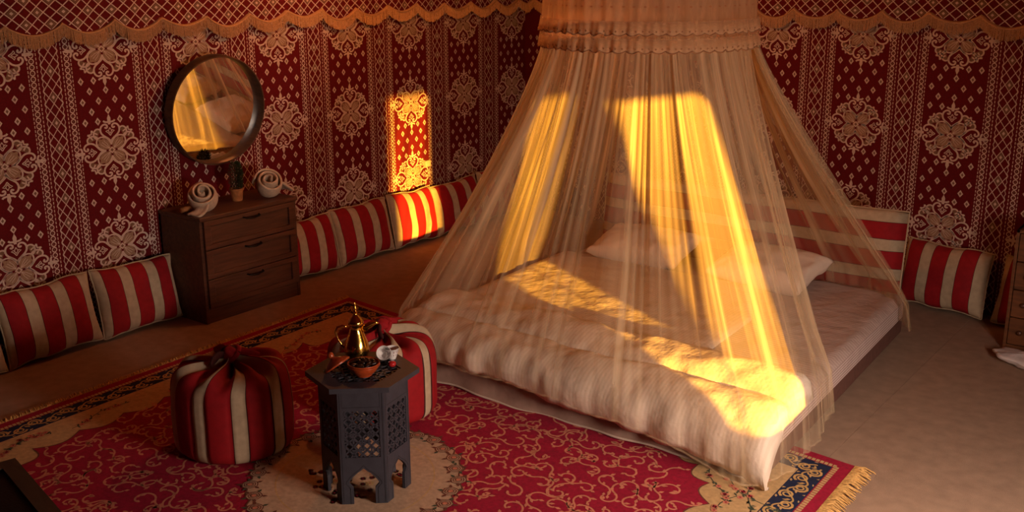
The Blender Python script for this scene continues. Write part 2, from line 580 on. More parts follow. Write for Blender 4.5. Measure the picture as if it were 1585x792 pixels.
def clip_seg(x0, z0, x1, z1, xa, xb, za, zb):
    t0, t1 = 0.0, 1.0
    dx, dz = x1 - x0, z1 - z0
    for p, q in ((-dx, x0 - xa), (dx, xb - x0), (-dz, z0 - za), (dz, zb - z0)):
        if abs(p) < 1e-12:
            if q < 0: return None
        else:
            r = q / p
            if p < 0: t0 = max(t0, r)
            else: t1 = min(t1, r)
    if t0 >= t1: return None
    return (x0 + dx * t0, z0 + dz * t0), (x0 + dx * t1, z0 + dz * t1)

def lattice(b, xa, xb, za, zb, cw, ch, lw, off, zphase=0.0, xphase=0.0, fill_every=2, cutoff=None):
    """diagonal lattice of thin woven lines with tan lozenges in every other cell"""
    tr = mtr(off)
    tr2 = mtr(off + 0.0006)
    H = zb - za
    n = int((xb - xa) / cw + H / ch) + 4
    for k in range(-int(H / ch) - 3, n):
        x0 = xa + xphase + k * cw
        for s in (1, -1):
            xs = x0 if s == 1 else x0
            seg = clip_seg(xs, za + zphase, xs + s * (H / ch) * cw * 1.2, za + zphase + H * 1.2, xa, xb, za, zb)
            if seg: b.ribbon2(list(seg), lw, tr, M['wall_cream'])
            seg = clip_seg(xs, za + zphase, xs - s * cw, za + zphase - ch, xa, xb, za, zb)
            if seg: b.ribbon2(list(seg), lw, tr, M['wall_cream'])
    i = 0
    # lozenge cells
    for kz in range(-1, int(H / ch * 2) + 2):
        for kx in range(-1, int((xb - xa) / cw) + 2):
            if (kx + (kz // 2)) % fill_every: continue
            if kz % 2: continue
            cx = xa + xphase + kx * cw
            cz = za + zphase + (kz + 1) * ch / 2
            for sc, m_, o_ in ((0.78, 'wall_tan', tr2), (0.34, 'wall_cream', mtr(off + 0.001))):
                hw, hh = cw / 2 * sc, ch / 2 * sc
                if cx - hw < xa or cx + hw > xb or cz - hh < za or cz + hh > zb: continue
                b.quad2([(cx + hw, cz), (cx, cz + hh), (cx - hw, cz), (cx, cz - hh)], o_, M[m_])

def wall_pattern(wall, s0, s1, col0, zmid, name_suffix=''):
    """bands, chains, dashes and diamonds; s runs along the wall; col0 = centre of one medallion column"""
    b = MB()
    t1, t2 = mtr(0.0012), mtr(0.0016)
    k0 = math.floor((s0 - col0) / PER) - 1
    k1 = math.ceil((s1 - col0) / PER) + 1
    zlo, zhi = 0.02, 1.93
    inside = lambda s: s0 + 0.005 < s < s1 - 0.005
    for k in range(k0, k1):
        c = col0 + k * PER
        mid = c + PER / 2
        # lattice band half-way between the columns
        xa, xb = max(s0, mid - 0.056), min(s1, mid + 0.056)
        if xb - xa > 0.02:
            lattice(b, xa, xb, zlo, zhi, 0.056, 0.075, 0.0046, 0.0012, 0.0, mid - xa - 0.056, 2)
            for e in (-0.058, 0.058):
                if inside(mid + e):
                    z = zlo
                    while z < zhi - 0.05:     # zig-zag edge of the lattice band
                        b.ribbon2([(mid + e, z), (mid + e * 0.86, z + 0.019), (mid + e, z + 0.0375)], 0.004, t1, M['wall_cream'])
                        z += 0.0375
        for sgn in (-1, 1):
            cc = mid + sgn * 0.108
            if inside(cc - 0.02) and inside(cc + 0.02):
                z = zlo
                i = 0
                while z < zhi:                # chain of rings
                    ring = [(cc + 0.0145 * cos(a * pi / 4), z + 0.0145 * sin(a * pi / 4)) for a in range(8)]
                    b.ribbon2(ring, 0.0062, t1, M['wall_cream'], closed=True)
                    b.quad2([(cc + 0.005, z), (cc, z + 0.006), (cc - 0.005, z), (cc, z - 0.006)], t1, M['wall_tan'])
                    z += 0.0335
                    i += 1
            for e in (0.078, 0.134):
                d = mid + sgn * e
                if inside(d):
                    z = zlo
                    while z < zhi:            # dashed lines
                        b.quad2([(d - 0.0026, z), (d + 0.0026, z), (d + 0.0026, z + 0.015), (d - 0.0026, z + 0.015)], t1, M['wall_cream'])
                        z += 0.024
        # diamonds between the medallions
        for r in range(-1, 4):
            zc = zmid - r * ROW
            for i, dz in enumerate((0.182, 0.2435, 0.305, 0.3665, 0.428)):
                xs = (-0.158, -0.075, 0.075, 0.158) if i in (0, 4) else ((-0.16, -0.055, 0.055, 0.16) if i == 2 else (-0.108, 0.0, 0.108))
                for x in xs:
                    z = zc - dz
                    if not inside(c + x - 0.02) or not inside(c + x + 0.02) or z < 0.03 or z > zhi: continue
                    b.quad2([(c + x + 0.019, z), (c + x, z + 0.024), (c + x - 0.019, z), (c + x, z - 0.024)], t1, M['wall_cream'])
                    b.quad2([(c + x + 0.009, z), (c + x, z + 0.012), (c + x - 0.009, z), (c + x, z - 0.012)], t2, M['wall_tan'])
    o = b.build('woven_bands', wall)
    tag(o, kind='stuff')
    # medallions one by one
    for k in range(k0, k1):
        c = col0 + k * PER
        if c - 0.255 < s0 or c + 0.255 > s1 + 0.06: continue
        for r in range(-0, 4):
            z = zmid + ROW - r * ROW
            if z < 0.2: continue
            m_ = bpy.data.objects.new('medallion', MED)
            COL.objects.link(m_)
            m_.parent = wall
            m_.location = (c, 0, z)

def valance(trim_name, parent_rot, origin, s0, s1, peak0, label):
    """scalloped lattice-cloth valance with braid and thread fringe, hung just in front of the wall"""
    root = empty(trim_name, origin, parent_rot)
    tag(root, label, kind='structure')
    P = 0.338
    def wave(s):
        t = ((s - peak0) / P) % 1.0
        k = int(math.floor((s - peak0) / P))
        amp = 0.068 + 0.012 * sin(k * 2.3)
        return 1.905 - amp * (sin(pi * t) ** 0.75) + 0.008 * sin(k * 1.7)
    off = 0.035
    n = int((s1 - s0) / 0.02)
    cl = MB()
    def fold(s):
        return off + 0.008 * sin(2 * pi * (s - peak0) / P)
    cl.grid(n, 1, lambda u, v: (s0 + (s1 - s0) * u, -fold(s0 + (s1 - s0) * u), wave(s0 + (s1 - s0) * u) * (1 - v) + 2.19 * v), M['wall_red'])
    cl.build('valance_cloth', root, smooth=True)
    lt = MB()
    # lattice lines clipped above the wavy edge
    cw, ch, lw = 0.078, 0.066, 0.0058
    H = 2.19 - 1.80
    k = int(math.floor((s0 - H) / cw)) - 8
    trl = lambda a, b_: (a, -fold(a) - 0.0025, b_)
    trl2 = lambda a, b_: (a, -fold(a) - 0.004, b_)
    kmax = int((s1 + H) / cw) + 8
    for kk in range(k, kmax):
        for sg in (1, -1):
            pts = []
            for j in range(41):
                z = 1.80 + H * j / 40
                s = kk * cw + sg * (H * j / 40) / ch * cw
                if s0 < s < s1 and z > wave(s) + 0.004:
                    pts.append((s, z))
                else:
                    if len(pts) > 1: lt.ribbon2(pts, lw, trl, M['wall_cream'])
                    pts = []
            if len(pts) > 1: lt.ribbon2(pts, lw, trl, M['wall_cream'])
    for kk in range(k, kmax):
        for j in range(0, int(H / ch) + 1):
            if (kk + j) % 2: continue
            cx, cz = kk * cw, 1.80 + (j + 0.5) * ch
            hw, hh = cw * 0.38, ch * 0.38
            if cx - hw < s0 or cx + hw > s1 or cz - hh < wave(cx) + 0.012 or cz + hh > 2.19: continue
            lt.quad2([(cx + hw, cz), (cx, cz + hh), (cx - hw, cz), (cx, cz - hh)], trl2, M['wall_tan'])
            lt.quad2([(cx + hw * .4, cz), (cx, cz + hh * .4), (cx - hw * .4, cz), (cx, cz - hh * .4)], lambda a, b_: (a, -fold(a) - 0.005, b_), M['wall_cream'])
    tag(lt.build('valance_lattice', root), kind='stuff')
    br = MB()
    br.tube([(s0 + (s1 - s0) * i / n, -fold(s0 + (s1 - s0) * i / n) - 0.006, wave(s0 + (s1 - s0) * i / n)) for i in range(n + 1)], 0.014, 6, M['braid'], flat=0.4)
    br.build('braid', root, smooth=True)
    fr = MB()
    s = s0
    rnd = random.Random(5)
    while s < s1 - 0.004:
        z = wave(s)
        l = 0.074 + rnd.uniform(-0.006, 0.006)
        dx = rnd.uniform(-0.0025, 0.0025)
        y = -fold(s) - 0.005 - rnd.uniform(0, 0.005)
        fr.add([(s - 0.0027, y, z), (s + 0.0027, y, z), (s + 0.0024 + dx, y - 0.003, z - l), (s - 0.0024 + dx, y - 0.003, z - l),
                (s, y - 0.003, z), (s + dx, y - 0.006, z - l)], [(0, 4, 5, 3), (4, 1, 2, 5)], M['fringe'])
        s += 0.0050
    tag(fr.build('thread_fringe', root), kind='stuff')
    return root

def wall_slab(name, rot, origin, s0, s1, label):
    b = MB()
    b.box((s0, 0.0, -0.01), (s1, 0.05, WTOP), M['wall_red'])
    w = b.build(name, loc=origin, rot=(0, 0, rot))
    tag(w, label, kind='structure')
    return w

wall_l = wall_slab('wall_left', pi / 2, (0, 0, 0), FY - 0.1, 0.06, 'dark red woven tent wall with cream medallions behind the dresser')
wall_pattern(wall_l, -6.6, 0.0, -4.964, 1.126)
wall_b = wall_slab('wall_back', BANG, (0, 0, 0), 0.0, 6.9, 'dark red woven tent wall with cream medallions behind the headboard')
wall_pattern(wall_b, 0.0, 5.6, 3.405, 1.130)
valance('trim_1', pi / 2, (0, 0, 0), -6.6, -0.04, -4.543, 'scalloped fringed valance along the wall behind the mirror')
valance('trim_2', BANG, (0, 0, 0), 0.05, 5.6, 3.213, 'scalloped fringed valance along the wall behind the headboard')

# right wall with a tall narrow opening for sun and daylight; wall behind the camera
SY0, SY1 = -5.32, -4.83
def pierced_wall():
    b = MB()
    t = 0.05
    b.box((RX, FY - 0.1, 0), (RX + t, SY0, WTOP), M['wall_red'])
    b.box((RX, SY0, 0), (RX + t, SY1, 0.56), M['wall_red'])
    b.box((RX, SY0, 1.99), (RX + t, SY1, WTOP), M['wall_red'])
    b.box((RX, SY1, 0), (RX + t, BK * RX, WTOP), M['wall_red'])
    # rounded upper corner of the window flap
    for (cy_, sg) in ((SY1, -1),):
        pts = [(cy_, 1.99), (cy_, 1.91)] + [(cy_ + sg * 0.08 * (1 - cos(a * pi / 12)), 1.91 + 0.08 * sin(a * pi / 12)) for a in range(1, 7)]
        b.prism(pts, RX, RX + t, M['wall_red'], lambda p, q, z: (z, p, q))
    return b.build('wall_right')
tag(pierced_wall(), 'tent wall with a tall narrow opening on the right, outside the view', kind='structure')
b = MB()
b.box((-0.1, FY - 0.1, 0), (RX + 0.05, FY - 0.05, WTOP), M['wall_red'])
tag(b.build('wall_front'), 'tent wall behind the viewer', kind='structure')
# roof cloth rising to a ridge
b = MB()
cxr, cyr, zr = 3.1, -4.6, 3.15
corners = [(-0.05, 0.05), (RX + 0.06, BK * RX + 0.05), (RX + 0.06, FY - 0.1), (-0.05, FY - 0.1)]
vs = [(x, y, WTOP - 0.005) for x, y in corners] + [(cxr, cyr, zr)]
b.add(vs, [(0, 1, 4), (1, 2, 4), (2, 3, 4), (3, 0, 4)], M['roof'])
tag(b.build('ceiling'), 'tent roof cloth rising to a peak', kind='structure')

# unseen lantern added above the frame to give the warm upper light
def lantern(loc, energy, label):
    root = empty('added_lantern', loc)
    tag(root, label, 'lantern')
    g = MB()
    for i in range(6):
        a = i * pi / 3
        g.tube([(0.10 * cos(a), 0.10 * sin(a), -0.12), (0.13 * cos(a), 0.13 * sin(a), 0.06), (0.02 * cos(a), 0.02 * sin(a), 0.16)], 0.006, 6, M['metal_dark'])
    g.lathe([(0.10, -0.135), (0.11, -0.12), (0.10, -0.115)], 24, M['metal_dark'])
    g.build('cage', root)
    g = MB()
    g.tube([(0, 0, 0.15), (0, 0, 0.45)], 0.004, 6, M['metal_dark'])
    g.build('chain', root)
    d = bpy.data.lights.new('added_lantern_light', 'POINT')
    d.energy = energy
    d.color = (1.0, 0.36, 0.09)
    d.shadow_soft_size = 0.09
    lo = bpy.data.objects.new('added_lantern_light', d)
    COL.objects.link(lo)
    lo.parent = root
lantern((1.40, -2.75, 2.50), 62.0, 'unseen dark metal lantern added for warm light under the tent roof left of the canopy hoop')

# ================================================================== RUG
RO, RU, RV = Vector((0.765, -3.085)), Vector((0.9936, -0.112)), Vector((0.03, -0.9995))
RW, RH = 3.70, 3.28
def rt(off):
    def tr(a, b_):
        p = RO + RU * a + RV * b_
        return (p.x, p.y, off)
    return tr
rug = empty('rug', (0, 0, 0))
tag(rug, 'large red floral rug with cream scalloped border and gold fringe', 'rug')
Z0 = 0.008
b = MB()
b.prism([(0, 0), (RW, 0), (RW, RH), (0, RH)], 0.0005, Z0, M['rug_red'], lambda p, q, z: rt(z)(p, q))
fit_normals(b.build('rug_base', rug))
def frame(b_, i0, i1, z, m):
    tr = rt(z)
    for quad in ([(i0, i0), (RW - i0, i0), (RW - i1, i1), (i1, i1)], [(RW - i0, i0), (RW - i0, RH - i0), (RW - i1, RH - i1), (RW - i1, i1)],
                 [(RW - i0, RH - i0), (i0, RH - i0), (i1, RH - i1), (RW - i1, RH - i1)], [(i0, RH - i0), (i0, i0), (i1, i1), (i1, RH - i1)]):
        b_.quad2(quad, tr, m)
b = MB()
frame(b, 0.083, 0.205, Z0 + 0.0008, M['rug_navy'])
b.build('navy_border', rug)
b = MB()
# beaded guard stripe and gold scrolls in the navy border
def edge_walk(inset, step):
    out = []
    for (p, q, d) in (((inset, inset), (RW - inset, inset), 0), ((RW - inset, inset), (RW - inset, RH - inset), 1), ((RW - inset, RH - inset), (inset, RH - inset), 2), ((inset, RH - inset), (inset, inset), 3)):
        L = hypot(q[0] - p[0], q[1] - p[1])
        n = int(L / step)
        for i in range(n):
            t = (i + 0.5) / n
            out.append((p[0] + (q[0] - p[0]) * t, p[1] + (q[1] - p[1]) * t, d * pi / 2))
    return out
for (x, y, a) in edge_walk(0.066, 0.021):
    c, s = cos(a), sin(a)
    b.quad2([(x + c * u - s * v, y + s * u + c * v) for u, v in ((-0.008, -0.012), (0.008, -0.012), (0.008, 0.012), (-0.008, 0.012))], rt(Z0 + 0.0008), M['rug_cream'])
b.build('beaded_stripe', rug)
b = MB()
rnd = random.Random(3)
for k, (x, y, a) in enumerate(edge_walk(0.144, 0.088)):
    c, s = cos(a), sin(a)
    sg = 1 if k % 2 else -1
    def loc(u, v):
        return (x + c * u - s * v, y + s * u + c * v)
    pts = [loc(-0.046 + 0.092 * i / 10, sg * 0.030 * cos(pi * (i / 10))) for i in range(11)]
    b.ribbon2(pts, 0.009, rt(Z0 + 0.0015), M['rug_gold'])
    cx_, cy2 = 0.0, sg * 0.016
    sp_ = [loc(cx_ + (0.036 - 0.027 * i / 16) * cos(sg * i * 0.62 + 0.4), cy2 + (0.036 - 0.027 * i / 16) * sin(sg * i * 0.62 + 0.4)) for i in range(17)]
    b.ribbon2(sp_, [0.013 - 0.006 * i / 16 for i in range(17)], rt(Z0 + 0.0018), M['rug_gold'])
    for la, l_, mname in ((0.6, 0.030, 'rug_gold'), (2.3, 0.028, 'rug_cream'), (3.9, 0.030, 'rug_gold'), (5.2, 0.026, 'rug_cream')):
        px, py = 0.044 * cos(la) , -sg * 0.030 + 0.020 * sin(la)
        c2, s2 = cos(la + 0.5) * l_, sin(la + 0.5) * l_
        w_ = 0.0065
        q = [(px, py), (px + c2 * .5 - s2 / l_ * w_, py + s2 * .5 + c2 / l_ * w_), (px + c2, py + s2), (px + c2 * .5 + s2 / l_ * w_, py + s2 * .5 - c2 / l_ * w_)]
        q = [(u_, max(-0.056, min(0.056, v_))) for u_, v_ in q]
        b.quad2([loc(*p_) for p_ in q], rt(Z0 + 0.0021), M[mname])
b.build('border_scrolls', rug)
b = MB()
frame(b, 0.205, 1.15, Z0 + 0.0008, M['rug_cream'])
b.build('cream_border', rug)
# red field with scalloped outline and notched corners
def field_outline():
    I, CUT = 0.40, 0.36
    base = []
    def side(p, q, nsc, amp, nrm):
        for i in range(nsc):
            for j in range(8):
                t = (i + j / 8) / nsc
                x, y = p[0] + (q[0] - p[0]) * t, p[1] + (q[1] - p[1]) * t
                d = amp * sin(pi * j / 8)
                base.append((x + nrm[0] * d, y + nrm[1] * d))
    a, bb = I, I + CUT
    side((bb, a), (RW - bb, a), 7, -0.06, (0, -1))
    s2 = 0.707
    side((RW - bb, a), (RW - a - 0.2, a + 0.08), 1, -0.05, (0.2, -1))
    side((RW - a - 0.2, a + 0.08), (RW - a - 0.08, a + 0.2), 1, -0.06, (s2, -s2))
    side((RW - a - 0.08, a + 0.2), (RW - a, bb), 1, -0.05, (1, -0.2))
    side((RW - a, bb), (RW - a, RH - bb), 7, -0.06, (1, 0))
    side((RW - a, RH - bb), (RW - bb, RH - a), 3, -0.06, (s2, s2))
    side((RW - bb, RH - a), (bb, RH - a), 7, -0.06, (0, 1))
    side((bb, RH - a), (a, RH - bb), 3, -0.06, (-s2, s2))
    side((a, RH - bb), (a, bb), 7, -0.06, (-1, 0))
    side((a, bb), (bb, a), 3, -0.06, (-s2, -s2))
    return base
FO = field_outline()
b = MB()
b.poly2(FO, rt(Z0 + 0.0016), M['rug_red'])
b.build('red_field', rug)
b = MB()
b.ribbon2(FO, 0.007, rt(Z0 + 0.0022), M['rug_edge'], closed=True)
b.build('field_edging', rug)
MC, MR = (1.88, 1.64), 0.50
# scrolling vines over the field
def in_field(x, y, mrg=0.05):
    if hypot(x - MC[0], y - MC[1]) < MR + 0.03: return False
    a = 0.40 + mrg
    if x < a or y < a or x > RW - a or y > RH - a: return False
    d = min(x, RW - x) + min(y, RH - y)
    return d > 1.22 + mrg
b = MB()
rnd = random.Random(11)
stepv = 0.118
ny = int(RH / stepv)
for j in range(ny):
    for i in range(int(RW / stepv)):
        x = (i + 0.5 + (0.5 if j % 2 else 0) + rnd.uniform(-0.18, 0.18)) * stepv
        y = (j + 0.5 + rnd.uniform(-0.18, 0.18)) * stepv
        if not in_field(x, y): continue
        a0 = rnd.uniform(0, 2 * pi)
        sg = rnd.choice((-1, 1))
        r0 = rnd.uniform(0.045, 0.068)
        pts = []
        n = 16
        for q in range(n + 1):
            t = q / n
            r = r0 * (0.30 + 0.70 * t)
            a = a0 + sg * t * 4.6
            pts.append((x + r * cos(a), y + r * sin(a)))
        ex, ey = pts[-1]
        a = a0 + sg * 4.6 + sg * pi / 2
        for q in range(1, 8):                    # tail swings away the other way
            a -= sg * 0.24
            ex += 0.014 * cos(a)
            ey += 0.014 * sin(a)
            pts.append((ex, ey))
        b.ribbon2(pts, 0.0100, rt(Z0 + 0.0024), M['rug_vine'])
        for q in (0, 6, 11, 16, 20, 23):
            px, py = pts[q]
            la = rnd.uniform(0, 2 * pi)
            l, w = rnd.uniform(0.024, 0.040), 0.0085
            c, s = cos(la), sin(la)
            b.quad2([(px, py), (px + c * l * .5 - s * w, py + s * l * .5 + c * w), (px + c * l, py + s * l), (px + c * l * .5 + s * w, py + s * l * .5 - c * w)], rt(Z0 + 0.0028), M['rug_vine'])
tag(b.build('field_vines', rug), kind='stuff')
# flower sprays on the cream border and corners
b = MB()
rnd = random.Random(21)
def flower(b_, x, y, r, z, petal, centre, n=6):
    for i in range(n):
        a = 2 * pi * i / n
        px, py = x + r * 0.62 * cos(a), y + r * 0.62 * sin(a)
        b_.quad2([(px + r * 0.42 * cos(t * pi / 3), py + r * 0.42 * sin(t * pi / 3)) for t in range(6)], rt(z), M[petal])
    b_.quad2([(x + r * 0.33 * cos(t * pi / 3), y + r * 0.33 * sin(t * pi / 3)) for t in range(6)], rt(z + 0.0006), M[centre])
def spray(b_, x, y, ang, L, n):
    pts = []
    for i in range(11):
        t = i / 10
        pts.append((x + cos(ang) * L * t - sin(ang) * 0.03 * sin(t * 5), y + sin(ang) * L * t + cos(ang) * 0.03 * sin(t * 5)))
    b_.ribbon2(pts, 0.0045, rt(Z0 + 0.0022), M['rug_green'])
    for k in range(n):
        px, py = pts[rnd.randint(0, 10)]
        if rnd.random() < 0.28:
            flower(b_, px + rnd.uniform(-.02, .02), py + rnd.uniform(-.02, .02), 0.015, Z0 + 0.003, 'rug_vine', 'rug_red')
        else:
            la = rnd.uniform(0, 2 * pi)
            c, s = cos(la), sin(la)
            l, w = 0.028, 0.005
            b_.quad2([(px, py), (px + c * l * .5 - s * w, py + s * l * .5 + c * w), (px + c * l, py + s * l), (px + c * l * .5 + s * w, py + s * l * .5 - c * w)], rt(Z0 + 0.0026), M['rug_green'])
for (x, y, a) in ((RW - .62, .30, 2.6), (RW - .62, .32, 0.35), (RW - .30, .42, 1.4), (RW - .42, .50, 0.5), (RW - .33, .62, 1.6), (RW - .30, .85, 1.5),
                  (RW - .55, .42, 1.0), (.30, RH - .9, 1.5), (.34, RH - .62, 1.2), (.5, RH - .45, .8), (.62, RH - .33, 0.2), (.32, RH - .45, 0.8), (.42, .42, .8), (.33, .55, 1.5), (.6, .3, 0.0),
                  (.30, 1.35, 1.5), (.30, 1.95, 1.5), (.30, 2.4, 1.5), (.9, .30, 0), (1.4, .30, 0), (2.6, .3, 0)):
    spray(b, x, y, a, 0.34, 26)
tag(b.build('border_sprays', rug), kind='stuff')
# round central medallion with a ring of roses
b = MB()
ring = []
for i in range(144):
    a = 2 * pi * i / 144
    r = MR * (1 + 0.045 * abs(sin(a * 9)) + 0.02 * sin(a * 36))
    ring.append((MC[0] + r * cos(a), MC[1] + r * sin(a)))
b.poly2(ring, rt(Z0 + 0.0030), M['rug_pink'])
b.ribbon2(ring, 0.008, rt(Z0 + 0.0036), M['rug_edge'], closed=True)
b.ribbon2([(MC[0] + 0.38 * cos(i * pi / 40), MC[1] + 0.38 * sin(i * pi / 40)) for i in range(80)], 0.006, rt(Z0 + 0.0036), M['rug_cream'], closed=True)
b.build('round_medallion', rug)
rose = MB()
for k in range(3):
    r = 0.034 - 0.010 * k
    rose.ribbon2([(r * cos(i * pi / 6 + k) * (1 + 0.08 * (i % 2)), r * sin(i * pi / 6 + k) * (1 + 0.08 * (i % 2))) for i in range(12)], 0.0045, lambda a, b_: (a, b_, 0.0006 + 0.0003 * k), M['rug_edge'], closed=True)
rose.quad2([(0.034 * cos(i * pi / 6), 0.034 * sin(i * pi / 6)) for i in range(12)], lambda a, b_: (a, b_, 0), M['rug_pink'])
rose.quad2([(0.012 * cos(i * pi / 3), 0.012 * sin(i * pi / 3)) for i in range(6)], lambda a, b_: (a, b_, 0.0014), M['rug_vine'])
for k in range(5):
    la = k * 1.26 + 0.4
    c, s = cos(la), sin(la)
    rose.quad2([(0.03 * c, 0.03 * s), (0.045 * c - .008 * s, 0.045 * s + .008 * c), (0.062 * c, 0.062 * s), (0.045 * c + .008 * s, 0.045 * s - .008 * c)], lambda a, b_: (a, b_, 0.0003), M['rug_green' if k % 2 else 'rug_edge'])
ROSE = rose.mesh('woven_rose')
for i in range(30):
    a = 2 * pi * i / 30
    r = MR * (0.965 + (0.035 if i % 2 else 0.0))
    p = rt(Z0 + 0.0042)(MC[0] + r * cos(a), MC[1] + r * sin(a))
    o = bpy.data.objects.new('woven_rose', ROSE)
    COL.objects.link(o)
    o.parent = rug
    o.location = p
    o.rotation_euler = (0, 0, a * 3.1)
b = MB()
for k in range(9):
    a = k * 2 * pi / 9
    spray(b, MC[0] + 0.06 * cos(a), MC[1] + 0.06 * sin(a), a, 0.16, 22)
for k in range(6):
    flower(b, MC[0] + 0.10 * cos(k), MC[1] + 0.10 * sin(k), 0.022, Z0 + 0.005, 'rug_cream', 'rug_vine')
tag(b.build('centre_bouquet', rug), kind='stuff')
# fringe on the two ends
for nm, x0, sg in (('fringe', RW, 1), ('fringe', 0.0, -1)):
    b = MB()
    y = 0.0
    rnd = random.Random(8)
    L0 = 0.085 if sg > 0 else 0.03
    while y < RH:
        l = L0 + rnd.uniform(-0.015, 0.015)
        dv = rnd.uniform(-0.018, 0.018)
        h = rnd.uniform(0.003, 0.016)
        pa, pm, pb = rt(0.007)(x0, y), rt(0.007 + h)(x0 + sg * l * .5, y + dv * .5), rt(0.002)(x0 + sg * l, y + dv)
        b.tube([pa, pm, pb], [0.0035, 0.004, 0.002], 4, M['fringe_gold'], cap=False)
        y += 0.0055
    tag(b.build(nm, rug, smooth=True), kind='stuff')

# ================================================================== STRIPED CUSHIONS
def cushion_mesh(W, Hh, T, stripes, horizontal=False, seed=0, soft=0.5, nu=84, nv=24, pinch=1.0):
    """stripes: list of (fraction, 'r'/'c'); panel edges get a dark thread"""
    b = MB()
    edges = [0.0]
    for fr, c in stripes:
        edges.append(edges[-1] + fr)
    tot = edges[-1]
    edges = [e / tot for e in edges]
    # sample positions snapped so that thread lines fall on their own faces
    us = []
    for i in range(len(stripes)):
        a, c = edges[i], edges[i + 1]
        th = 0.006 if i < len(stripes) - 1 else 0.0
        k = max(3, int((c - a) * 60))
        us += [(a + (c - th - a) * q / k, stripes[i][1]) for q in range(k)]
        if th: us.append((c - th, 'd'))
    us.append((1.0, None))
    n = len(us) - 1
    def shape(u, v, side):
        x, y = 2 * u - 1, 2 * v - 1
        ex = (1 - abs(x) ** 3.2)
        ey = (1 - abs(y) ** 2.6)
        th = T / 2 * (max(ex, 0) ** soft) * (max(ey, 0) ** soft)
        th *= 1 + 0.10 * nz3(x * 1.6 + seed, y * 1.6, seed * 3.1)
        pin = 1 - pinch * 0.045 * (1 - abs(y) ** 2) * abs(x) ** 4 
        pin2 = 1 - pinch * 0.06 * (1 - abs(x) ** 2) * abs(y) ** 4
        wob = 0.012 * nz3(x * 2.2 + seed * 7, y * 2.2, 4.4)
        return (x * W / 2 * pin, side * th + wob * 0.5, y * Hh / 2 * pin2 + Hh / 2 + wob)
    for side in (-1, 1):
        o = len(b.v)
        for j in range(nv + 1):
            for i in range(n + 1):
                u, v = us[i][0], j / nv
                if horizontal: b.v.append(shape(v, 1 - u, side))
                else: b.v.append(shape(u, v, side))
                b.uv.append((u, v))
        mm_ = {'r': M['cush_red'], 'c': M['cush_cream'], 'd': M['cush_dark']}
        for j in range(nv):
            for i in range(n):
                a = o + j * (n + 1) + i
                b.f.append((a, a + 1, a + n + 2, a + n + 1))
                b.mi.append(b.mslot(mm_[us[i][1]]))
    me = b.mesh('cushion_cover', True)
    import bmesh
    bm = bmesh.new()
    bm.from_mesh(me)
    bmesh.ops.remove_doubles(bm, verts=bm.verts, dist=0.0008)
    bmesh.ops.recalc_face_normals(bm, faces=bm.faces)
    bm.to_mesh(me)
    bm.free()
    # piping along the seam
    p = MB()
    pts = []
    for i in range(0, 41): pts.append(shape(i / 40, 0, 0))
    for i in range(1, 17): pts.append(shape(1, i / 16, 0))
    for i in range(1, 41): pts.append(shape(1 - i / 40, 1, 0))
    for i in range(1, 17): pts.append(shape(0, 1 - i / 16, 0))
    p.tube(pts, 0.0055, 6, M['cush_cream'])
    return me, p.mesh('piping', True)

ST7 = [(0.085, 'c'), (0.175, 'r'), (0.125, 'c'), (0.175, 'r'), (0.125, 'c'), (0.175, 'r'), (0.085, 'c')]
ST7b = [(0.06, 'c'), (0.165, 'r'), (0.12, 'c'), (0.165, 'r'), (0.12, 'c'), (0.165, 'r'), (0.12, 'c')]
CM = [cushion_mesh(0.585, 0.42, 0.17, ST7, seed=1), cushion_mesh(0.58, 0.43, 0.18, ST7b, seed=2), cushion_mesh(0.575, 0.42, 0.16, ST7, seed=3), cushion_mesh(0.53, 0.43, 0.18, ST7, seed=5)]
def cushion(meshes, loc, rz, tilt, roll, label, group):
    root = empty('striped_cushion', loc, rz)
    tag(root, label, 'cushion', group)
    for nm, me in (('cover', meshes[0]), ('piping', meshes[1])):
        o = bpy.data.objects.new(nm, me)
        COL.objects.link(o)
        o.parent = root
        o.rotation_euler = (tilt, roll, 0)
    return root
GL = 'striped cushions leaning along the left wall'
# along the left wall: rotation +90deg turns local x into +y and -y (front) into +x
TL = -0.22
spots = [(-5.49, 0, 0.02, 'striped red and cream cushion cut off by the left edge of the view'),
         (-4.83, 1, -0.03, 'red and cream striped cushion second from the left edge, left of the dresser cushions gap'),
         (-4.305, 2, 0.02, 'red and cream striped cushion touching the left side of the dark dresser'),
         (-2.895, 0, 0.03, 'red and cream striped cushion directly right of the dark dresser'),
         (-2.305, 1, -0.02, 'red and cream striped cushion between the dresser cushion and the sunlit cushion'),
         (-1.735, 3, 0.02, 'red and cream striped cushion with a patch of sun on it'),
         (-1.17, 0, -0.03, 'red and cream striped cushion just right of the sunlit cushion'),
         (-0.57, 1, 0.02, 'red and cream striped cushion in the corner, mostly hidden by the net canopy')]
spots[1] = (-4.89, 1, -0.03, 'red and cream striped cushion between the edge cushion and the one by the dresser')
for (y, k, rl, lab) in spots:
    cushion(CM[k], (0.185, y, 0.02), pi / 2 + rl, TL, rl, lab, GL)
GR = 'striped cushions leaning along the back wall'
def on_back(x, d):
    return (x + d * sin(BANG), BK * x - d * cos(BANG) + 0.0, 0.02)
cushion(CM[1], on_back(4.13, 0.18), BANG + 0.02, TL, 0.0, 'red and cream striped cushion against the back wall right of the headboard', GR)
cushion(CM[2], on_back(4.75, 0.17), BANG - 0.02, TL, 0.02, 'striped cushion half hidden behind the pine drawer unit on the right', GR)

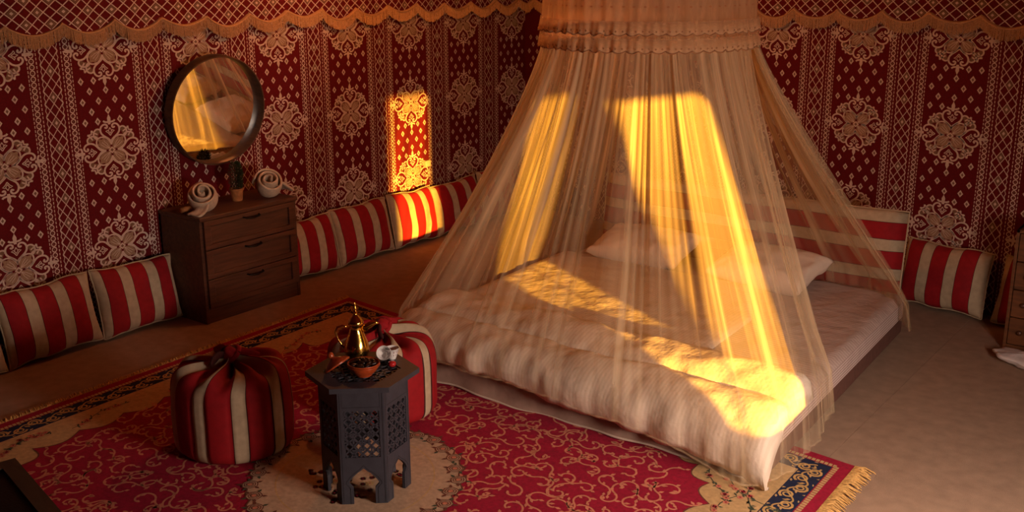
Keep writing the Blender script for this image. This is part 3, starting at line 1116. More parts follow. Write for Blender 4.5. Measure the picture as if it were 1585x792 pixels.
# ================================================================== DRESSER
def dresser():
    W, D, Hh = 0.79, 0.42, 0.70
    root = empty('dresser', (0.02, -3.615, 0), 0)
    tag(root, 'dark brown wooden dresser with three drawers against the left wall', 'dresser')
    # local: x = out of the wall, y along it
    y0, y1 = -W / 2, W / 2
    b = MB()
    b.box((0, y0, 0), (D - 0.012, y0 + 0.022, Hh - 0.025), M['wood'], 0.002)
    b.box((0, y1 - 0.022, 0), (D - 0.012, y1, Hh - 0.025), M['wood'], 0.002)
    b.box((0, y0, 0.02), (0.012, y1, Hh - 0.025), M['wood'])
    b.box((0.012, y0 + 0.022, 0.05), (D - 0.06, y1 - 0.022, 0.07), M['wood'])
    b.box((0.03, y0 + 0.022, 0.0), (D - 0.018, y1 - 0.022, 0.095), M['wood'], 0.002)
    b.build('body', root)
    b = MB()
    b.box((0, y0 - 0.006, Hh - 0.026), (D + 0.006, y1 + 0.006, Hh), M['wood'], 0.004)
    b.build('top', root)
    dz = (Hh - 0.026 - 0.10) / 3
    for k in range(3):
        z0 = 0.10 + k * dz + 0.003
        z1 = 0.10 + (k + 1) * dz - 0.003
        ya, yb = y0 + 0.025, y1 - 0.025
        b = MB()
        b.box((0.04, ya, z0), (D - 0.012, yb, z1), M['wood'])
        # framed front: rails and stiles stand proud of the inner panel
        e = 0.032
        x0, x1 = D - 0.012, D + 0.004
        b.box((x0, ya, z0), (x1, yb, z0 + e), M['wood'], 0.002)
        b.box((x0, ya, z1 - e), (x1, yb, z1), M['wood'], 0.002)
        b.box((x0, ya, z0 + e), (x1, ya + e * 1.5, z1 - e), M['wood'], 0.002)
        b.box((x0, yb - e * 1.5, z0 + e), (x1, yb, z1 - e), M['wood'], 0.002)
        d = b.build('drawer', root)
        hb = MB()
        zc = z1 - 0.026
        hb.tube([(x1, -0.065, zc), (x1 + 0.022, -0.055, zc - 0.004), (x1 + 0.026, 0, zc - 0.010), (x1 + 0.022, 0.055, zc - 0.004), (x1, 0.065, zc)], [0.005, 0.006, 0.008, 0.006, 0.005], 8, M['metal_dark'])
        h = hb.build('handle', d, smooth=True)
        tag(h, 'dark metal bow handle')
dresser()

# rose-rolled towels on the dresser
def towel(loc, rz, label, flip=1):
    root = empty('rolled_towel', loc, rz)
    tag(root, label, 'towel', 'rolled towels on the dresser')
    b = MB()
    # a long folded strip wound into a loose spiral, then tipped towards the room like a rose
    def spiral(u, v):
        a = flip * u * 5.2 * pi
        r = 0.010 + 0.082 * u ** 0.85
        bulge = 1 + 0.10 * sin(pi * v) + 0.05 * nz3(u * 9, v * 2, rz)
        hgt = 0.135 - 0.05 * u ** 2.5 + 0.010 * sin(a * 1.3)
        return (r * bulge * cos(a), r * bulge * sin(a), hgt * v)
    b.grid(170, 8, spiral, M['towel'])
    d = b.build('roll', root, smooth=True, loc=(0, 0, 0.060))
    d.rotation_euler = (0.62, 0.62, 0)
    md = d.modifiers.new('thickness', 'SOLIDIFY')
    md.thickness = 0.0145
    md.offset = 0
    md2 = d.modifiers.new('soft', 'SUBSURF')
    md2.levels = md2.render_levels = 1
    b = MB()
    # loose tail of the towel flopping out to the side
    def tail(u, v):
        w = 0.05 + 0.02 * u
        x = 0.055 + 0.02 * sin(u * 3)
        return (x + (v - 0.5) * w * 1.4, flip * (0.06 + 0.115 * u), 0.075 * (1 - u) ** 1.5 + 0.012 + 0.006 * sin(v * 6))
    b.grid(12, 8, tail, M['towel'])
    tl = b.build('tail', root, smooth=True)
    md = tl.modifiers.new('thickness', 'SOLIDIFY')
    md.thickness = 0.014
    return root
towel((0.27, -3.835, 0.70), 0.15, 'beige towel rolled into a rose on the left end of the dresser', -1)
towel((0.29, -3.335, 0.70), 0.35, 'beige towel rolled into a rose on the right end of the dresser, its tail hanging', 1)
# short brown wrap beside the left towel
b = MB()
b.tube([(0.24, -4.00, 0.722), (0.245, -3.965, 0.724), (0.25, -3.93, 0.722)], [0.016, 0.02, 0.017], 10, M['pot'])
tag(b.build('wooden_handle', smooth=True), 'short brown stick poking out left of the left towel', 'handle')

# little potted conifer
pl = empty('potted_conifer', (0.215, -3.535, 0.70))
tag(pl, 'small dark green conifer in a terracotta pot between the two towels', 'plant')
b = MB()
b.lathe([(0.0, 0.0), (0.032, 0.0), (0.034, 0.004), (0.042, 0.068), (0.047, 0.07), (0.047, 0.084), (0.040, 0.084), (0.038, 0.076)], 28, M['pot'])
b.build('pot', pl, smooth=True, sharp=40)
b = MB()
b.lathe([(0.0, 0.078), (0.039, 0.076)], 20, M['soil'])
b.build('soil', pl)
b = MB()
b.tube([(0, 0, 0.07), (0.002, 0, 0.14), (0, 0.002, 0.24)], [0.006, 0.005, 0.002], 6, M['wood'])
b.build('stem', pl, smooth=True)
b = MB()
rnd = random.Random(2)
for i in range(1500):
    t = rnd.random()
    h = 0.085 + 0.175 * t
    rr = 0.047 * sqrt(max(0.0, 1 - (abs(t - 0.40) / 0.64) ** 2.2)) * sqrt(rnd.random())
    a = rnd.uniform(0, 2 * pi)
    p = Vector((rr * cos(a), rr * sin(a), h))
    d = Vector((cos(a) * 0.8, sin(a) * 0.8, rnd.uniform(0.2, 1.2))).normalized() * rnd.uniform(0.012, 0.022)
    s = d.cross(Vector((rnd.random(), rnd.random(), rnd.random()))).normalized() * 0.0026
    b.add([p - s, p + s, p + d], [(0, 1, 2)], M['leaf'])
tag(b.build('foliage', pl), kind='stuff')

# ================================================================== ROUND MIRROR
mr = empty('round_mirror', (0.046, -3.555, 1.30))
tag(mr, 'round wall mirror in a deep brown wooden frame above the dresser', 'mirror')
# slightly tipped towards the floor, as it hangs
tilt_m = (0, 0.11, -0.05)
b = MB()
R = 0.362
prof = [(R - 0.012, 0.02), (R - 0.012, 0.077), (R - 0.010, 0.080), (R - 0.002, 0.080), (R, 0.077), (R, 0.0), (R - 0.012, 0.0), (R - 0.012, 0.02)]
vs, fs = [], []
n = 96
for (r, d) in prof:
    for i in range(n):
        a = 2 * pi * i / n
        vs.append((d, r * cos(a), r * sin(a)))
for k in range(len(prof) - 1):
    for i in range(n):
        j = (i + 1) % n
        fs.append((k * n + i, k * n + j, k * n + n + j, k * n + n + i))
b.add(vs, fs, M['wood_frame'])
o = b.build('frame', mr, smooth=True, sharp=35, loc=(0.012, 0, 0))
fit_normals(o)
o.rotation_euler = tilt_m
b = MB()
b.add([(0.022, (R - 0.0125) * cos(2 * pi * i / n), (R - 0.0125) * sin(2 * pi * i / n)) for i in range(n)], [tuple(range(n))], M['mirror'])
o = b.build('glass', mr, loc=(0.012, 0, 0))
o.rotation_euler = tilt_m
b = MB()
b.lathe([(0.0, 0.0), (R - 0.02, 0.0), (R - 0.02, 0.012), (0.0, 0.012)], 64, M['wood_frame'])
o = b.build('backing', mr, loc=(0.012, 0, 0))
o.rotation_euler = (0, pi / 2 + 0.11, -0.05)

# wall box lit by the sun
b = MB()
b.box((0.0, -0.033, -0.026), (0.028, 0.033, 0.026), M['plastic'], 0.005)
b.box((0.028, -0.012, -0.012), (0.033, 0.012, 0.012), M['plastic'], 0.002)
tag(b.build('switch_box', loc=(0.0, -1.40, 0.60)), 'small ivory switch box on the left wall beside the sun patch', 'switch')

# ================================================================== BED
def SH(x, y):
    """the bed stands slightly out of square"""
    return x - 0.055 * (y + 2.7)

BX0, BX1, BY0, BY1 = 1.90, 4.11, -3.83, -1.56
bed = empty('bed', ((BX0 + BX1) / 2, (BY0 + BY1) / 2, 0))
tag(bed, 'low double bed with striped sheet on a brown base under the net', 'bed')
cxb, cyb = (BX0 + BX1) / 2, (BY0 + BY1) / 2
hw, hl = (BX1 - BX0) / 2, (BY1 - BY0) / 2
b = MB()
b.prism([(SH(x + cxb, y + cyb) - cxb, y) for x, y in ((-hw + 0.015, -hl + 0.02), (hw - 0.015, -hl + 0.02), (hw - 0.015, hl), (-hw + 0.015, hl))], 0.013, 0.135, M['bedbase'])
fit_normals(b.build('base', bed))
def super_box(hx, hy, z0, z1, r, rc, nu, nv, top_fn, m_top, m_side, name, parent):
    """rounded mattress: top grid plus side walls, uv in metres"""
    b_ = MB()
    def rr(u, v):
        # map square to rounded rectangle
        x, y = (2 * u - 1) * hx, (2 * v - 1) * hy
        ax, ay = abs(x) - (hx - rc), abs(y) - (hy - rc)
        if ax > 0 and ay > 0:
            l = max(ax, ay)
            d = hypot(ax, ay)
            k = l / d if d > 0 else 1
            x = math.copysign(hx - rc + ax * k, x)
            y = math.copysign(hy - rc + ay * k, y)
        return x, y
    def top(u, v):
        x, y = rr(u, v)
        e = min(hx - abs(x), hy - abs(y))
        drop = 0
        if e < r: drop = r - sqrt(max(0, r * r - (r - e) ** 2))
        return (SH(x + cxb, y + cyb) - cxb, y, z1 - drop + top_fn(x, y))
    b_.grid(nu, nv, top, m_top, uvfn=lambda u, v: (rr(u, v)[1], rr(u, v)[0]))
    per = []
    for i in range(nu): per.append((i / nu, 0))
    for i in range(nv): per.append((1, i / nv))
    for i in range(nu): per.append((1 - i / nu, 1))
    for i in range(nv): per.append((0, 1 - i / nv))
    N = len(per)
    def sidef(u, v):
        k = int(round(u * N)) % N
        p = top(*per[k])
        return (p[0], p[1], p[2] * (1 - v) + z0 * v)
    b_.grid(N, 5, sidef, m_side, closed_u=True, uvfn=lambda u, v: (u * 9, (z1 - z0) * v))
    o_ = b_.build(name, parent, smooth=True, sharp=50)
    return o_
super_box(hw, hl, 0.13, 0.26, 0.03, 0.06, 60, 60, lambda x, y: 0.004 * nz3(x * 3, y * 3, 1) + 0.006 * nz3(x * 9, y * 2.5, 5), M['sheet'], M['sheet_side'], 'mattress', bed)
# striped upholstered headboard leaning behind the pillows
STH = [(0.13, 'c'), (0.19, 'r'), (0.13, 'c'), (0.19, 'r'), (0.13, 'c'), (0.19, 'r'), (0.13, 'c')]
HB = cushion_mesh(2.20, 0.60, 0.13, STH, horizontal=True, seed=6, soft=0.22, pinch=0.0)
hb = empty('headboard', (2.86, -1.43, 0.12))
tag(hb, 'long upholstered headboard with horizontal red and cream stripes', 'headboard')
for nm, me in (('cover', HB[0]), ('piping', HB[1])):
    o = bpy.data.objects.new(nm, me)
    COL.objects.link(o)
    o.parent = hb
    o.rotation_euler = (-0.10, 0, 0)
for sx in (-1, 1):
    b = MB()
    b.box((sx * 0.9 - 0.03, 0.02, -0.12), (sx * 0.9 + 0.03, 0.06, 0.1), M['wood'], 0.003)
    b.build('leg', hb)

# pillows
def pillow(loc, rot, W, D, T, seed, label):
    b_ = MB()
    def shp(u, v, side):
        x, y = 2 * u - 1, 2 * v - 1
        th = T / 2 * (max(0, 1 - abs(x) ** 2.8) ** 0.42) * (max(0, 1 - abs(y) ** 2.6) ** 0.42)
        th *= 1 + 0.22 * nz3(x * 2.0 + seed, y * 2.0, seed)
        cr = 0.010 * nz3(x * 6 + seed, y * 5, 7) * (abs(x) ** 2 + abs(y) ** 2)
        return (x * W / 2 * (1 - 0.09 * (1 - y * y) * x ** 4), y * D / 2 * (1 - 0.11 * (1 - x * x) * y ** 4), side * th + cr + T / 2)
    for side in (-1, 1):
        b_.grid(44, 30, lambda u, v: shp(u, v, side), M['pillow'])
    o = b_.build('pillow', smooth=True, loc=loc, rot=rot)
    import bmesh
    bm = bmesh.new()
    bm.from_mesh(o.data)
    bmesh.ops.remove_doubles(bm, verts=bm.verts, dist=0.0006)
    bmesh.ops.recalc_face_normals(bm, faces=bm.faces)
    bm.to_mesh(o.data)
    bm.free()
    tag(o, label, 'pillow', 'pillows on the bed')
pillow((2.36, -1.83, 0.27), (0.22, 0, 0.06), 0.68, 0.45, 0.19, 1.3, 'beige pillow on the left half of the bed, behind the net folds')
pillow((3.26, -1.82, 0.27), (0.24, 0, -0.10), 0.68, 0.45, 0.19, 4.1, 'beige pillow on the right half of the bed, under the sloping net edge')

# duvet: lies flat over most of the bed, doubled into two puffy rolls at the foot and hanging over it
def duvet():
    b_ = MB()
    nu, nv = 110, 96
    prof = [(-2.02, 0.268), (-2.2, 0.280), (-2.8, 0.284), (-3.15, 0.286), (-3.27, 0.300), (-3.36, 0.342), (-3.47, 0.372), (-3.57, 0.370), (-3.64, 0.352), (-3.685, 0.326),
            (-3.695, 0.314), (-3.71, 0.328), (-3.77, 0.346), (-3.86, 0.338), (-3.935, 0.310), (-3.975, 0.268), (-3.975, 0.225), (-3.955, 0.185)]
    seg = [0]
    for i in range(1, len(prof)):
        seg.append(seg[-1] + hypot(prof[i][0] - prof[i - 1][0], prof[i][1] - prof[i - 1][1]))
    def pf(t):
        d = t * seg[-1]
        for i in range(1, len(seg)):
            if d <= seg[i] + 1e-9:
                k = (d - seg[i - 1]) / (seg[i] - seg[i - 1])
                # catmull-rom
                p0, p1, p2, p3 = prof[max(i - 2, 0)], prof[i - 1], prof[i], prof[min(i + 1, len(prof) - 1)]
                r = []
                for c in (0, 1):
                    r.append(0.5 * ((2 * p1[c]) + (-p0[c] + p2[c]) * k + (2 * p0[c] - 5 * p1[c] + 4 * p2[c] - p3[c]) * k * k + (-p0[c] + 3 * p1[c] - 3 * p2[c] + p3[c]) * k ** 3))
                return r
        return list(prof[-1])
    def fn(u, v):
        y, z = pf(v)
        foot = min(1.0, max(0.0, (-3.25 - y) / 0.2))
        xr = (3.50 - 0.25 * max(0, (y + 2.6) / 0.6)) * (1 - foot) + (BX1 + 0.045) * foot
        xl = BX0 - 0.035
        x = xl + (xr - xl) * u
        # plump relief
        pl_ = nz3(x * 2.4, v * 9, 3.0) * 0.024 * foot + nz3(x * 8, v * 20, 8.0) * 0.014 * foot + 0.004 * nz3(x * 5, y * 5, 1)
        z += pl_
        hang = min(1.0, max(0.0, (v - 0.80) / 0.2))
        # hanging edge: vertical creases, uneven hem, lower towards the right corner
        if hang > 0:
            y += -0.012 * hang * sin(x * 23 + 2 * sin(x * 5)) - 0.03 * nz3(x * 5, 1, hang) - 0.018 * nz3(x * 15, 3, hang * 2)
            z -= hang * hang * (0.02 + 0.025 * sin(x * 4.2 + 1.0) + 0.15 * max(0, (x - 3.15) / 0.9) + 0.02 * nz3(x * 9, 2, 2))
        # rounded ends left and right, tucked down onto the mattress
        for e, sgn in (((x - xl), 1), ((xr - x), -1)):
            w = 0.085
            if e < w:
                q = 1 - e / w
                top = z
                z = top - (top - 0.258 if y > -3.86 else 0.09) * (1 - sqrt(max(0, 1 - q ** 2.4))) * 0.95
        return (SH(x, y), y, max(z, 0.03))
    def mf(i, j):
        return M['duvet']
    b_.grid(nu, nv, fn, M['duvet'], uvfn=lambda u, v: (fn(u, v)[0] + 0.012 * sin(v * 7), u))
    o = b_.build('duvet', smooth=True)
    md = o.modifiers.new('thickness', 'SOLIDIFY')
    md.thickness = 0.012
    md.offset = -1
    tag(o, 'cream satin striped duvet folded puffy over the foot of the bed', 'duvet')
duvet()

# gathered bed skirt along the foot, its hem lying on the rug
b = MB()
def skirt(u, v):
    x = BX0 + 0.02 + (BX1 - BX0 - 0.02) * u
    y = BY0 - 0.015 - 0.05 * v ** 1.6 - 0.012 * v * sin(x * 9 + 3 * v) - 0.006 * sin(x * 21) * v
    return (SH(x, y), y, 0.22 * (1 - v) + 0.014 + 0.008 * v * sin(x * 6))
b.grid(120, 10, skirt, M['skirt'])
o = b.build('skirt', bed, smooth=True, loc=(-cxb, -cyb, 0))
b = MB()
b.tube([skirt(i / 120, 1.0) for i in range(121)], 0.006, 6, M['pillow'])
b.build('hem', o, smooth=True)

# ================================================================== NET CANOPY
HC, HR = (2.89, -2.80), 0.566
ZY = 1.80                          # bottom of the lace yoke
cano = empty('bed_canopy', (HC[0], HC[1], 0))
tag(cano, 'sheer cream mosquito net canopy with lace yoke hanging over the bed', 'bed canopy')
path = [(4.135, -3.08, 0.27, 0.06), (4.15, -3.45, 0.28, 0.05), (4.15, -3.80, 0.30, 0.04), (4.04, -4.02, 0.36, 0.05), (3.6, -4.035, 0.36, 0.16), (3.0, -4.035, 0.36, 0.21),
        (2.4, -4.03, 0.36, 0.22), (2.06, -3.98, 0.38, 0.22), (1.88, -3.78, 0.37, 0.15), (1.83, -3.3, 0.31, 0.03), (1.82, -2.6, 0.29, 0.03), (1.82, -2.0, 0.29, 0.03), (1.86, -1.70, 0.32, 0.05),
        (2.2, -1.56, 0.40, 0.2), (2.9, -1.56, 0.40, 0.2), (3.6, -1.58, 0.38, 0.2), (3.98, -1.66, 0.33, 0.18), (4.17, -1.84, 0.27, 0.12)]
acc = [0]
for i in range(1, len(path)):
    acc.append(acc[-1] + hypot(path[i][0] - path[i - 1][0], path[i][1] - path[i - 1][1]))
LP = acc[-1]
def path_at(t):
    d = t * LP
    for i in range(1, len(acc)):
        if d <= acc[i] + 1e-9:
            k = (d - acc[i - 1]) / (acc[i] - acc[i - 1])
            p0, p1, p2, p3 = path[max(i - 2, 0)], path[i - 1], path[i], path[min(i + 1, len(path) - 1)]
            q = [0.5 * ((2 * p1[c]) + (-p0[c] + p2[c]) * k + (2 * p0[c] - 5 * p1[c] + 4 * p2[c] - p3[c]) * k * k + (-p0[c] + 3 * p1[c] - 3 * p2[c] + p3[c]) * k ** 3) for c in range(4)]
            q[0] = SH(q[0], q[1])
            return q
    return list(path[-1])
rnd = random.Random(17)
waves = [(rnd.uniform(10, 46), rnd.uniform(0, 6.28), rnd.uniform(0.4, 1.0)) for _ in range(9)]
fine = [(rnd.uniform(90, 240), rnd.uniform(0, 6.28), rnd.uniform(0.3, 1.0)) for _ in range(6)]
def fold_amp(t):
    return sum(a * sin(w * t * 2 * pi / 2 + p) for w, p, a in waves) / 3.2, sum(a * sin(w * t * 2 * pi / 2 + p) for w, p, a in fine) / 2.5
ang0 = atan2(path[0][1] - HC[1], path[0][0] - HC[0])
NV1, NV2 = 44, 8
def net(u, v):
    t = u
    kx, ky, kz, bz = path_at(t)
    a = ang0 + radians(22) - t * radians(360)
    # hoop angle follows the direction of the knee point, blended so the panels meet at the hoop
    ad = atan2(ky - HC[1], kx - HC[0])
    while ad > ang0 + 0.3: ad -= 2 * pi
    ends = (1 - min(1, t / 0.12)) * radians(22) - (1 - min(1, (1 - t) / 0.12)) * radians(22)
    a = ad + ends
    tx, ty = HC[0] + HR * cos(a), HC[1] + HR * sin(a)
    big, sm = fold_amp(t)
    nx, ny = cos(a), sin(a)
    split = NV1 / (NV1 + NV2)
    if v <= split:
        s = v / split
        h = s ** 1.22
        x = tx + (kx - tx) * h
        y = ty + (ky - ty) * h
        z = ZY + (kz - ZY) * s
        g = (0.014 + 0.042 * sin(min(1, s * 1.05) * pi * 0.62)) if s > 0 else 0.014
        if s > 0.88: g *= 1 - 0.62 * (s - 0.88) / 0.12
        d = g * big + (0.007 + 0.006 * s) * sm
    else:
        s = (v - split) / (1 - split)
        x = kx + nx * 0.03 * s
        y = ky + ny * 0.03 * s
        z = kz + (bz - kz) * s
        d = 0.019 * big + 0.011 * sm
    return (x + nx * d - HC[0], y + ny * d - HC[1], z)
b = MB()
b.grid(760, NV1 + NV2, net, M['net'], uvfn=lambda u, v: (u, 1 - v))
drape = b.build('net_drape', cano, smooth=True)
# bound edges of the opening and the hem
b = MB()
for u in (0.0, 1.0):
    b.tube([net(u, j / 60) for j in range(61)], 0.0055, 6, M['net'])
b.build('edge_binding', drape, smooth=True)
for (ua, ub, dx, dy) in ((0.915, 1.0, 0.012, 0.010), (0.945, 1.0, 0.024, 0.018), (0.965, 1.0, 0.034, 0.028), (0.0, 0.035, 0.010, 0.012)):
    b = MB()
    def strip(u, v):
        p = net(ua + (ub - ua) * u, v)
        k = sin(pi * min(1, v * 1.1))
        return (p[0] + dx * (0.3 + k) + 0.010 * sin(u * 9 + v * 4), p[1] + dy * (0.3 + k), p[2])
    b.grid(60, 52, strip, M['net'], uvfn=lambda u, v: (ua + (ub - ua) * u + dx * 9, 1 - v))
    b.build('gathered_edge', drape, smooth=True)
b = MB()
b.tube([net(i / 380, 1.0) for i in range(381)], 0.005, 5, M['net'])
b.build('hem', drape, smooth=True)
# lace yoke above, gathered on the hoop
def yoke(u, v):
    a = 2 * pi * u
    r = HR + 0.008 * sin(26 * a) + 0.005 * sin(61 * a + 1) + 0.008 * sin(7 * a)
    r *= 1 - 0.03 * v
    return (r * cos(a), r * sin(a), ZY - 0.01 + 0.62 * v)
b = MB()
b.grid(240, 8, yoke, M['lace'], closed_u=True, uvfn=lambda u, v: (u, v))
yk = b.build('lace_yoke', cano, smooth=True)
for zr_, hh_ in ((1.885, 0.06), (1.80, 0.062)):
    b = MB()
    def ruf(u, v):
        a = 2 * pi * u
        r = HR + 0.014 + 0.012 * v + 0.007 * sin(40 * a + zr_ * 9) + 0.004 * sin(93 * a)
        sc = 0.012 * abs(sin(28 * a)) * v
        return (r * cos(a), r * sin(a), zr_ + hh_ * (1 - v) - sc)
    b.grid(448, 4, ruf, M['lace'], closed_u=True, uvfn=lambda u, v: (u, v))
    rf = b.build('lace_ruffle', yk, smooth=True)
    b = MB()
    b.tube([ruf((i % 448) / 448, 1.0) for i in range(449)], 0.0035, 5, M['lace_edge'], cap=False)
    for i in range(112):
        x, y, z = ruf((i + 0.5) / 112, 0.72)
        k = 1.006
        tx, ty = -y / hypot(x, y) * 0.006, x / hypot(x, y) * 0.006
        b.add([(x * k - tx, y * k - ty, z), (x * k, y * k, z - 0.006), (x * k + tx, y * k + ty, z), (x * k, y * k, z + 0.006)], [(0, 1, 2, 3)], M['lace_edge'])
    tag(b.build('scalloped_edging', yk, smooth=True), kind='stuff')
b = MB()
for r_ in range(2):
    for i in range(64):
        x, y, z = yoke((i + 0.5 * r_) / 64, 0.36 + 0.11 * r_)
        k = 1.012
        l = hypot(x, y)
        tx, ty = -y / l * 0.009, x / l * 0.009
        b.add([(x * k - tx, y * k - ty, z), (x * k, y * k, z - 0.005), (x * k + tx, y * k + ty, z), (x * k, y * k, z + 0.005)], [(0, 1, 2, 3)], M['lace_edge'])
tag(b.build('lace_eyelets', yk), kind='stuff')
b = MB()
b.tube([(HR * 0.97 * cos(2 * pi * i / 64), HR * 0.97 * sin(2 * pi * i / 64), ZY + 0.61) for i in range(65)], 0.012, 8, M['china'], cap=False)
b.build('hoop', cano, smooth=True)
b = MB()
for k in range(4):
    a = k * pi / 2
    b.tube([(HR * 0.97 * cos(a), HR * 0.97 * sin(a), ZY + 0.61), (0, 0, ZY + 0.92)], 0.003, 5, M['china'])
b.build('hanging_cord', cano)

# ================================================================== POUFS
def pouf(loc, rz, label, seed):
    root = empty('striped_pouf', loc, rz)
    tag(root, label, 'pouf', 'striped poufs beside the tea table')
    R, Hh = 0.278, 0.455
    NS = 9
    seqw = [('r', 0.62), ('d', 0.02), ('c', 0.34), ('d', 0.02)]
    cols = []
    for s_ in range(NS):
        base_ = s_ / NS
        acc_ = 0
        for c, w in seqw:
            k = 1 if c == 'd' else (7 if c == 'r' else 4)
            for q in range(k):
                cols.append(((base_ + (acc_ + w * q / k) / NS), c))
            acc_ += w
    n = len(cols)
    # profile: (radius factor, height) from bottom centre to the gathered neck
    prof = [(0.0, 0.004), (0.70, 0.0), (0.90, 0.012), (0.985, 0.05), (1.0, 0.11), (1.005, 0.19), (1.0, 0.27), (0.99, 0.335), (0.965, 0.39), (0.91, 0.432), (0.82, 0.458), (0.70, 0.47),
            (0.56, 0.472), (0.42, 0.468), (0.28, 0.462), (0.17, 0.462), (0.105, 0.475), (0.09, 0.50)]
    prof = [(r_, z_ * 0.88) for r_, z_ in prof]
    rnd_ = random.Random(seed)
    ph = [rnd_.uniform(0, 6.28) for _ in range(5)]
    b_ = MB()
    nv = 64
    def pr_(v):
        t = v * (len(prof) - 1)
        i = min(int(t), len(prof) - 2)
        k = t - i
        p0, p1, p2, p3 = prof[max(i - 1, 0)], prof[i], prof[i + 1], prof[min(i + 2, len(prof) - 1)]
        return [0.5 * ((2 * p1[c]) + (-p0[c] + p2[c]) * k + (2 * p0[c] - 5 * p1[c] + 4 * p2[c] - p3[c]) * k * k + (-p0[c] + 3 * p1[c] - 3 * p2[c] + p3[c]) * k ** 3) for c in (0, 1)]
    for j in range(nv + 1):
        rf, z = pr_(j / nv)
        for (u, c) in cols:
            # the gather twists slightly and pleats between stripes near the top
            top = max(0.0, min(1.0, (z - 0.315) / 0.08))
            gath = top * max(0, 1 - rf)
            a = 2 * pi * u + 0.35 * gath
            pleat = sin(2 * pi * u * 13 + ph[0]) * 0.6 + sin(2 * pi * u * 8 + ph[1]) * 0.5
            r = R * rf * (1 + 0.018 * sin(3 * a + ph[2]) + 0.012 * sin(5 * a + ph[3]))
            seam = -0.006 if c == 'd' else 0.0
            r += (seam * (1 - top) + 0.004 * nz3(cos(a) * 3, sin(a) * 3, z * 9 + seed)) * (1 if rf > 0.5 and z > 0.01 else 0)
            zz = z + 0.034 * top * pleat * (0.25 + gath * 1.3) * (1 if rf < 0.97 else 0.4) + 0.012 * top * sin(2 * a + ph[4])
            b_.v.append((r * cos(a), r * sin(a), max(zz, 0.0)))
            b_.uv.append((u, j / nv))
    mm_ = {'r': M['cush_red'], 'c': M['cush_cream'], 'd': M['cush_dark']}
    for j in range(nv):
        for i in range(n):
            k = (i + 1) % n
            b_.f.append((j * n + i, j * n + k, j * n + n + k, j * n + n + i))
            b_.mi.append(b_.mslot(mm_[cols[i][1]]))
    b_.build('cover', root, smooth=True)
    # tied knot: ball with a wrapped band and two loose ends
    kb = MB()
    def ball(u, v):
        a, t = 2 * pi * u, pi * v
        r = 0.040 * (1 + 0.10 * sin(5 * a + 4 * t))
        return (r * sin(t) * cos(a) * 1.1, r * sin(t) * sin(a), 0.462 - 0.036 * cos(t) )
    kb.grid(30, 16, ball, None, closed_u=True, mfun=lambda i, j: M['cush_red'] if (i // 5) % 3 else M['cush_dark'])
    kb.build('knot', root, smooth=True)
    kb = MB()
    pts = [(0.046 * cos(i * 2 * pi / 22), 0.030 * sin(i * 2 * pi / 22), 0.452 + 0.034 * sin(i * 2 * pi / 22 + 0.6)) for i in range(23)]
    kb.tube(pts, 0.013, 8, M['cush_red'], cap=False)
    kb.build('knot_band', root, smooth=True)
    for (a, L) in ((0.5, 0.13), (2.6, 0.15), (4.4, 0.12)):
        kb = MB()
        c, s = cos(a), sin(a)
        kb.tube([(0.02 * c, 0.02 * s, 0.457), (0.06 * c, 0.06 * s, 0.468), (L * 0.75 * c, L * 0.75 * s, 0.452), (L * c - 0.02 * s, L * s + 0.02 * c, 0.438)], [0.016, 0.020, 0.022, 0.012], 8, M['cush_red'] if L > 0.12 else M['cush_dark'], flat=0.45)
        kb.build('loose_end', root, smooth=True)
    return root
pouf((1.98, -5.03, 0.012), 0.25, 'red and cream striped pouf left of the tea table, its top tied in a knot', 4)
pouf((2.275, -4.325, 0.012), 1.0, 'red and cream striped pouf between the tea table and the bed', 9)

